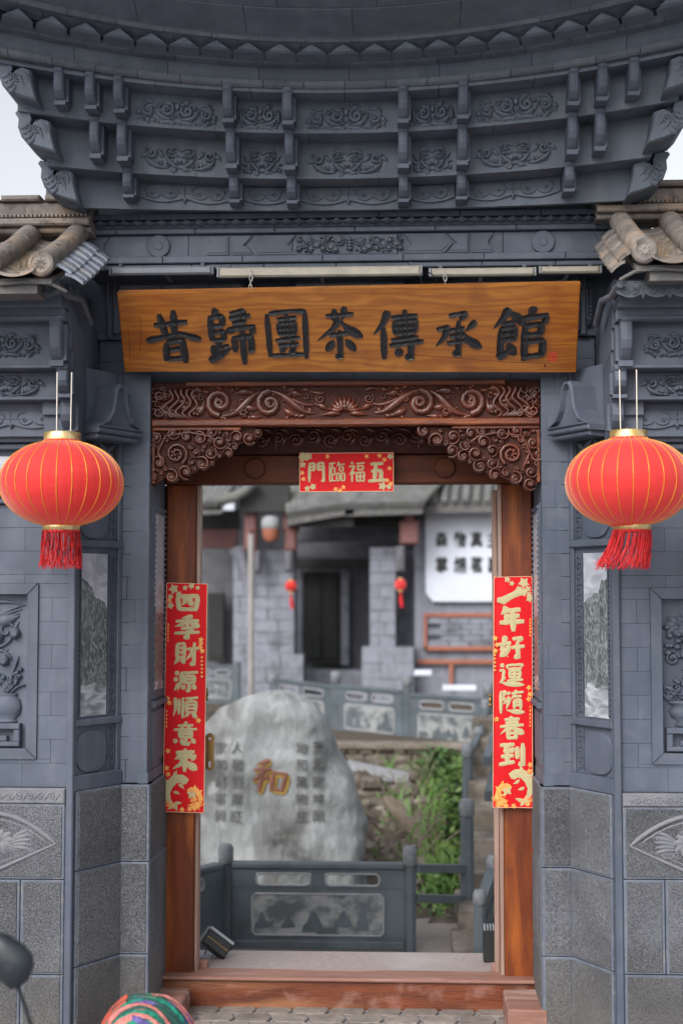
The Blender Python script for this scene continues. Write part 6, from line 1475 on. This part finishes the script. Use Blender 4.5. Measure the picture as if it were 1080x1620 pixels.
_bo = Vector(boul.location); _bv = BVHTree.FromPolygons([tuple(v.co) for v in boul.data.vertices], [tuple(p.vertices) for p in boul.data.polygons])
def on_stone(x, z, out):
    h = _bv.ray_cast(Vector((x, 5, z))-_bo, Vector((0, 1, 0)))
    return Vector((x, (h[0].y+_bo.y if h[0] else Yf)-out, z))
def inscr(ch, px, py, size, m_, bold=.02, lift=0, nm='inscription', rot=0):
    e = P(px, py, Yf-lift); vs, fs = glyph(ch, bold); s_ = size/FPX*Yf; M = frame((e.x, Yf-lift, e.z), (1, 0, 0)) @ Matrix.Rotation(rot, 4, 'Z'); mb = MB()
    q = [M @ Vector((u*s_, v*s_, 0)) for u, v, w in vs]; mb.add([on_stone(p.x, p.z, .016+lift+.004*w[2]) for p, w in zip(q, vs)], fs); return mb.build(nm, m_, boul)
for col, x in (('家和萬事興', 346), ('人和百業旺', 373), ('地和萬物生', 476), ('天和乾坤朗', 502)):
    for k, ch in enumerate(col): inscr(ch, x, 1184+k*27, 18.5, RKIN, .004)
def inscr_brush(ch, px, py, sz, k, m_, nm, lift):
    e = P(px, py, Yf); q = sz/FPX*Yf; mb = MB(); brush(mb, ch, frame((e.x, 0, e.z), (1, 0, 0)) @ Matrix.Rotation(R(-12), 4, 'Z'), q, q, k, .008, False, 0)
    mb.v = [tuple(on_stone(x, z, .012+lift-y)) for x, y, z in mb.v]; mb.build(nm, m_, boul)
inscr_brush('和', 428, 1235, 53, 1.9, RKYEL, 'yellow_edge', 0); inscr_brush('和', 426, 1232, 53, 1.4, RKRED, 'red_character', .010)

# terrace with rubble retaining wall
YW = 19.0
tz_ = zp(1182, YW, 600)
MB().box(-9, 12, YW+.1, 60, -.6, tz_).build('terrace_ground', EARTH, kind='structure')
rw = MB().box(-9, 12, YW, YW+.4, -.6, tz_-.03).build('retaining_wall', EARTH); tag(rw, 'rubble retaining wall under the far balustrade', 'wall')
random.seed(17)
x = xp(540, YW)
z = -.45; row = 0
while z < tz_-.05:
    h = random.uniform(.10, .17); x = xp(520, YW)-random.random()*.2
    while x < xp(800, YW):
        w = random.uniform(.14, .34); mb = MB(); mb.blk(front(YW), x+.006, x+w-.006, z+.005, min(z+h, tz_)-.005, -.05, random.uniform(.02, .09), .02)
        mb.v = [(a+random.uniform(-.008, .008), b, c+random.uniform(-.008, .008)) for a, b, c in mb.v]; mb.build('stone', STN, rw); x += w
    z += h
MB().blk(front(YW), xp(430, YW), xp(800, YW), tz_-.03, tz_+.05, -.3, .10, .02).build('coping', STN, rw)
lg = MB(); bar3(lg, P(548, 1212, 17.5), P(645, 1232, 17.5), .25, .13); tag(lg.build('stone_ledge', RAILW), 'pale sloping stone ledge beyond the boulder', 'ledge')
pile = empty('stacked_stones', P(588, 1340, 16.5), 'column of stacked brown stones right of the boulder', 'stone pile')
for k in range(6):
    py = 1232+k*21; a, b = P(572+random.uniform(-3, 3), py+19, 16.5), P(606+random.uniform(-3, 3), py, 16.5); mb = MB(); mb.blk(front(16.5), a.x, b.x, a.z+.01, b.z, -.3, 0, .03); mb.build('stone', STN, pile)
bs = MB().box(P(565, 1340, 16.5).x, P(612, 1340, 16.5).x, 16.4, 17, -.42, P(588, 1360, 16.5).z).build('stone_base', STN, pile)
rp = empty('rock_heap', (xp(650, 15), 15, -.42), 'heap of brown earth and rocks behind the near balustrade', 'rock heap')
for k in range(60):
    px = random.uniform(585, 735); py = random.uniform(1235, 1480); Y = 18.3-(py-1235)/245*5.0; p = P(px, py, Y); r = random.uniform(.10, .26); mb = MB(); mb.blob(p, (r, r*.8, r*.65), None, 8, .25)
    mb.build('rock', random.choice((STN, EARTH, EARTH, STN)), rp)
random.seed(77)
from mathutils import noise as _nz
sl2 = MB(); rg = []
for i in range(50):
    Y = 12.0+i*.14; t = i/49; row = []
    for k in range(40):
        x = xp(556, Y)-.3+(xp(800, Y)+.5-xp(556, Y))*k/39; z = -.42+(tz_-.1+.42)*t**1.1*(1-.25*k/39)
        nn = _nz.noise(Vector((x*2.1, Y*2.1, 1)))+.5*_nz.noise(Vector((x*6, Y*6, 4)))+.3*_nz.noise(Vector((x*14, Y*14, 7))); row.append(Vector((x, Y, z+.20*nn*min(1, t*4))))
    rg.append(row)
sl2.loft(rg, closed=False).build('earth_bank', EARTH2, kind='structure')
for k in range(90):
    Y = random.uniform(12.6, 18.6); px = random.uniform(570, 790); x = xp(px, Y); t = (Y-12)/6.9; z = -.42+(tz_-.1+.42)*t**1.1*.88; r = random.uniform(.05, .17); mb = MB()
    mb.blob((x, Y, z+.02), (r*1.2, r, r*.7), None, 7, .3); mb.sm = [False]*len(mb.sm); mb.build('rock', random.choice((STN, STN, EARTH2)), rp)
tw = MB()
for k in range(120):
    Y = random.uniform(13, 18.5); x = xp(random.uniform(575, 780), Y); z = -.42+(tz_-.1+.42)*((Y-12)/6.9)**1.1*.9+.05; a = random.uniform(0, 6.3); L_ = random.uniform(.15, .6)
    tw.tube([(x, Y, z), (x+L_*math.cos(a), Y+.1*math.sin(a), z+L_*abs(math.sin(a))*.8)], .008, 3)
tag(tw.build('dry_twigs', WOODD), kind='stuff')
gb_ = MB()
for k in range(3600):
    Y = random.uniform(12.4, 18.4); px = random.gauss(708, 13) if random.random() < .88 else random.uniform(600, 740); px = min(px, 790)
    x = xp(px, Y); t = (Y-12)/6.9; z = -.42+(tz_-.1+.42)*t**1.1*.9; a = random.uniform(0, 6.3); L_ = random.uniform(.06, .26); w_ = random.uniform(.006, .016); sx_ = Vector((w_, 0, 0)); b_ = Vector((x, Y, z)); m1 = b_+Vector((math.cos(a)*L_*.3, math.sin(a)*L_*.3, L_*.7)); tp = b_+Vector((math.cos(a)*L_*.8, math.sin(a)*L_*.8, L_*random.uniform(.5, 1)))
    gb_.add([b_-sx_, b_+sx_, m1+sx_, m1-sx_, tp], [(0, 1, 2, 3), (3, 2, 4)])
tag(gb_.build('tall_grass', GRS), kind='stuff')
for (a, b, lb) in (((612, 1262), (668, 1335), 'old grey plank leaning on the earth bank, upper of two'), ((606, 1296), (640, 1345), 'old grey plank leaning on the earth bank, lower of two')):
    pk = MB(); bar3(pk, P(*a, 15.3), P(*b, 14.6), .12, .05); tag(pk.build('plank', WOODD), lb, 'plank', 'planks on the bank')
# shrubs
def shrub(px, py, Y, rx, rz, n, label, m_, m2, seed):
    random.seed(seed); c = P(px, py, Y); t = empty('shrub', c-Vector((0, 0, rz)), label, 'shrub', 'green shrubs on the bank')
    for mm, nm, kk in ((m_, 'leaf_cluster', .6), (m2, 'second_leaf_cluster', .4)):  # two leaf tones mixed at random through the shrub
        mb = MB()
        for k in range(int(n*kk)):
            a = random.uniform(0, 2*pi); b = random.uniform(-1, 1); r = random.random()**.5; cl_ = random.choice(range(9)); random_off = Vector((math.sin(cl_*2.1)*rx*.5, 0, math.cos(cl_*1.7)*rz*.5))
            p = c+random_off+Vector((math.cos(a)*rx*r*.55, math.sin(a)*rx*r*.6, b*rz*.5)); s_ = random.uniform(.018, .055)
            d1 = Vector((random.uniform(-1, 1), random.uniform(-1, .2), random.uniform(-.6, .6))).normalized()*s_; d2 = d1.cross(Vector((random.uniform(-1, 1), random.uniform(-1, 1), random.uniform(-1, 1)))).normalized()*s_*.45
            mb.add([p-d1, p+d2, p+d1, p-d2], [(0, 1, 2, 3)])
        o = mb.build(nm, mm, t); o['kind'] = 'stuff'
    sm_ = MB()
    for k in range(6): sm_.tube([c+Vector((random.uniform(-.1, .1), 0, -rz)), c+Vector((random.uniform(-rx, rx)*.6, 0, random.uniform(-.2, .6)*rz))], .01, 4)
    sm_.build('stem', WOODD, t)
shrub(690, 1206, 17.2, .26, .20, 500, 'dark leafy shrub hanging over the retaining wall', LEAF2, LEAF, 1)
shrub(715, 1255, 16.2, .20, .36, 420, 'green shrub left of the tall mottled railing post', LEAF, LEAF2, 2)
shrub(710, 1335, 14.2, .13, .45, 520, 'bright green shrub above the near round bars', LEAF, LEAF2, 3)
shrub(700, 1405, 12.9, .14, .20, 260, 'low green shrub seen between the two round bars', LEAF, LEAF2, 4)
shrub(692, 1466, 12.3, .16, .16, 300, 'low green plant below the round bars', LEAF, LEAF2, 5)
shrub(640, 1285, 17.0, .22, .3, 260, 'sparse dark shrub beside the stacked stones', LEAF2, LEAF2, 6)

# far balustrade on the terrace
YR = 21.0
fb = empty('balustrade', (xp(560, YR), YR, tz_), 'far slate balustrade with pale landscape panels along the terrace edge', 'balustrade')
def FP(px, py, Y): return P(px, py, Y)
segs = [((432, 1072), (527, 1084), 23.0, 21.6), ((536, 1083), (638, 1092), 21.5, 20.6), ((650, 1097), (768, 1104), 20.5, 19.6)]
for (a, b, y0, y1) in segs:
    A, B_ = P(*a, y0), P(*b, y1); bal_panel(A, B_, .76, fb, sc=1.6)
for (px, py, Y) in ((432, 1066, 23.0), (531, 1062, 21.55), (644, 1068, 20.55), (772, 1080, 19.6)): p = P(px, py, Y); post((p.x, Y, tz_), p.z, .075, fb, .17, RAIL)
fb2 = empty('balustrade', (xp(345, 23), 23, tz_), 'short slate balustrade on the far left behind the boulder', 'balustrade')
A, B_ = P(300, 1050, 24), P(374, 1053, 24); bal_panel(A, B_, .66, fb2, sc=1.6); p = P(376, 1050, 24); post((p.x, 24, tz_), p.z+.03, .06, fb2, .05)

# courtyard house
YH = 30.0
hs_ = empty('courtyard_house', (xp(480, YH), YH, tz_), 'pale grey brick courtyard house with a dark open porch and worn tile roof', 'house')
def hr(nm, p0, p1, Y, w0, w1, m_, par=None, c=.01): return pr_(p0, p1, Y, w0, w1, c).build(nm, m_, par or hs_)
hw = hr('wall', (200, 1140), (1000, 770), YH, -.4, 0, BRKD)
hr('wall', (655, 1140), (670, 805), YH, 0, .4, BRKG)
# brick piers, laid in blocks
def brickpier(x0, x1, y0, y1, Y, n, m_=BRKG, w=.7):
    core_ = hr('pier', (x0+1, y1), (x1-1, y0), Y, -.1, w-.04, BRKD)
    for k in range(n):
        a, b = y0+(y1-y0)*k/n, y0+(y1-y0)*(k+1)/n; xm = x0+(x1-x0)*(.38 if k % 2 else .62)
        for (p, q) in ((x0, xm), (xm, x1)): hr('brick', (p+.15, b-.2), (q-.15, a+.2), Y, w-.05, w+random.uniform(0, .03), m_, core_, .01)
brickpier(376, 402, 868, 1120, YH-2, 10); brickpier(404, 470, 872, 1035, YH-2, 9)
brickpier(392, 484, 1033, 1120, YH-2.2, 4); brickpier(586, 626, 868, 1024, YH-2, 8); brickpier(574, 654, 1022, 1120, YH-2.2, 4)
brickpier(628, 655, 870, 1024, YH-1.2, 6, BRKG, .4)
hr('porch_floor', (376, 1130), (640, 1060), YH-1, -.2, .2, BRKG)
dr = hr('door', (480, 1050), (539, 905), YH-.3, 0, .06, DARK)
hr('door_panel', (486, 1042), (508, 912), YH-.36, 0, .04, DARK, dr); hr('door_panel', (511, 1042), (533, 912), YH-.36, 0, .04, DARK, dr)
hr('door_surround', (470, 1052), (479, 895), YH-.3, 0, .1, BRKG); hr('door_surround', (540, 1052), (552, 895), YH-.3, 0, .1, BRKG)
d2 = hr('door', (328, 1046), (357, 938), YH-.3, 0, .06, DARK); hr('door_panel', (331, 1040), (354, 945), YH-.36, 0, .03, DARK, d2)
hr('lintel_band', (466, 882), (640, 860), YH-.5, 0, .2, BRKD); hr('lintel_band', (466, 858), (650, 835), YH-1.4, 0, .25, BRKR if False else BRKD)
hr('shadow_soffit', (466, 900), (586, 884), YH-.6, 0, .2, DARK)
hr('porch_beam_and_shade', (455, 834), (660, 800), YH-2.2, 0, .4, DARK)  # black block paints the shade under the porch eave
hr('porch_beam_and_shade', (318, 868), (376, 838), YH-1.5, 0, .2, BEAMR); hr('porch_beam_and_shade', (318, 838), (380, 806), YH-1.2, 0, .2, DARK)  # red block is timber; the black one paints shade under the eave
for (x0, y0, x1, y1, m_) in ((388, 800, 408, 872, BEAMR), (396, 835, 406, 880, BEAMR), (448, 808, 474, 842, BEAMR), (452, 838, 470, 872, BEAMR), (404, 872, 414, 905, BRKD), (452, 872, 464, 905, BRKD), (632, 825, 662, 862, BEAMR), (640, 805, 655, 826, BEAMR), (626, 865, 640, 905, BRKD), (410, 790, 444, 812, BEAMR)):
    hr('carved_bracket', (x0, y1), (x1, y0), YH-3.0, 0, .25, m_, None, .04)
# tiled roofs: slabs of tile rows
def roof(pts, nm, n, par, m_=FROOF):
    """roof plane from an eave line a-b up to a ridge line d-c, in rows of round tiles"""
    a, b, c, d = [Vector(p) for p in pts]; mb = MB(); mb.add([a, b, c, d, a-Vector((0, 0, .15)), b-Vector((0, 0, .15))], [(0, 1, 2, 3), (0, 4, 5, 1)]); ro = mb.build(nm, TILED, par)
    for i in range(n):
        t = (i+.5)/n; tb = MB(); tb.tube([a.lerp(b, t)+Vector((0, -.05, .03)), d.lerp(c, t)+Vector((0, 0, .03))], .075, 7); tb.build('tile_row', m_, ro)
ye, yr = YH-3.6, YH-1.0
roof([P(455, 818, ye), P(560, 800, ye), P(640, 690, yr), P(440, 690, yr)], 'roof', 14, hs_)
roof([P(545, 804, ye), P(668, 800, ye), P(770, 690, yr), P(560, 690, yr)], 'roof', 16, hs_)
roof([P(250, 806, ye+.6), P(352, 800, ye+.6), P(420, 700, yr), P(250, 700, yr)], 'roof', 12, hs_)
cu_ = MB(); cu_.tube([P(345, 792, ye), P(372, 786, ye), P(392, 774, ye), P(404, 762, ye)], [.10, .11, .1, .09], 7); cu_.build('upturned_eave', FROOF, hs_)
hr('under_roof', (380, 812), (460, 766), YH-3.2, 0, .2, DARK); hr('under_roof', (455, 834), (560, 800), YH-3.3, 0, .1, DARK); hr('under_roof', (320, 808), (372, 795), YH-2.9, 0, .1, PLAS)  # the black blocks paint shade under the roofs
cw_ = MB(); cw_.tube([P(376, 866, YH-2.9), P(384, 885, YH-2.9), P(392, 930, YH-2.9)], [.22, .12, .05], 6); cw_.build('white_bracket', BRKG, hs_)
# hanging porch lamp
hl = empty('porch_lantern', P(428, 835, YH-3.3), 'brown and white porch lantern hanging between the two brick piers', 'lantern')
e = P(428, 835, YH-3.3); MB().lathe([(.10, .22), (.17, .16), (.18, 0), (.16, -.02)], 14, Matrix.Translation(e)).build('white_shade', RAILW, hl); MB().lathe([(.16, -.02), (.15, -.18), (.08, -.26)], 14, Matrix.Translation(e)).build('brown_bowl', BRKR, hl)
cd_ = MB(); cd_.tube([e+Vector((0, 0, .22)), e+Vector((0, 0, .7))], .012, 5); cd_.build('cord', CABLE, hl)
for (px, py, lb) in ((460, 927, 'tiny far red lantern before the left brick pier'), (633, 925, 'tiny far red lantern before the right brick pier')):
    e = P(px, py, YH-3.4); t = empty('small_red_lantern', e, lb, 'lantern', 'tiny red lanterns on the courtyard house'); r = .115
    MB().blob(e, (r, r, .115), None, 14).build('shade', LRED, t); MB().lathe([(.05, -.13), (.05, -.10)], 10, Matrix.Translation(e)).build('bottom_ring', LGOLD, t); MB().lathe([(.05, .10), (.05, .13)], 10, Matrix.Translation(e)).build('top_ring', LGOLD, t)
    a = MB(); a.tube([e+Vector((0, 0, -.13)), e+Vector((.01, 0, -.30)), e+Vector((.03, 0, -.42))], [.012, .04, .03], 6); a.build('tassel', TRED, t)
    a = MB(); a.tube([e+Vector((0, 0, .12)), e+Vector((0, 0, .55))], .008, 4); a.build('cord', CABLE, t)
pl_ = MB(); pl_.tube([P(397, 1100, 25.5), P(397, 845, 25.5)], .055, 8); tag(pl_.build('pole', PALEP), 'thin pale pole standing before the left brick pier', 'pole')
# white screen wall with lettering
YS = 27.5
sw_ = empty('screen_wall', (xp(740, YS), YS, tz_), 'grey brick screen wall with a white panel of black lettering and brick red bands', 'wall')
hr('wall', (656, 1150), (900, 780), YS+.1, -.3, 0, BRKG, sw_)
a = [P(x, y, YS) for x, y in ((684, 952), (900, 952), (900, 806), (672, 808), (673, 938))]
pn = MB().prism([(p.x, p.z) for p in a], -.1, .03, front(YS), .01).build('white_panel', PLAS, sw_)
for (ch, px, py) in zip('森物真主掌細茗嘉', (698, 727, 753, 780, 698, 727, 753, 780), (853, 853, 853, 853, 893, 893, 893, 893)):
    e = P(px, py, YS-.03); vs, fs = glyph(ch, .03); s_ = 25/FPX*YS; M = frame(e, (1, 0, 0)); mb = MB(); mb.add([M @ Vector((u*s_*.75, v*s_, w*.03)) for u, v, w in vs], fs); mb.build('lettering', INK, pn)
for (x0, y0, x1, y1) in ((670, 970, 900, 976), (670, 977, 675, 1029), (670, 1023, 900, 1029), (660, 1044, 900, 1050), (710, 1051, 716, 1090)): hr('brick_red_band', (x0, y1), (x1, y0), YS, -.02, .03, BRKR, sw_, .005)
random.seed(2)
for r_ in range(5):
    for k in range(7):
        x0 = 677+k*33-(r_ % 2)*14; y0 = 978+r_*9.2
        if r_ < 5 and x0 > 676: hr('block', (x0+.3, y0+8.8), (x0+32, y0), YS, -.05, random.uniform(0, .012), BRKG, sw_, .008)
roof([P(625, 800, YS-.6), P(900, 796, YS-.6), P(900, 700, YS+1.2), P(640, 700, YS+1.2)], 'wall_roof', 16, sw_)
hr('wall_eave', (672, 806), (900, 792), YS-.2, -.2, .2, TILED, sw_)
hr('white_coping', (655, 1068), (682, 1060), 24.5, -.1, .2, PLAS, sw_); hr('white_coping', (700, 1092), (752, 1084), 22.5, -.1, .2, PLAS, sw_)
# hill and neighbouring roof behind the courtyard, closing the view under the sky
MB().box(-20, 24, 42, 44, 0, 7.5).build('back_wall', BRKD, kind='structure')

# far ground, street side
MB().box(-200, 200, 88, 400, -1.3, -.5).build('far_ground', EARTH, kind='structure')
print('objects', len(bpy.data.objects))
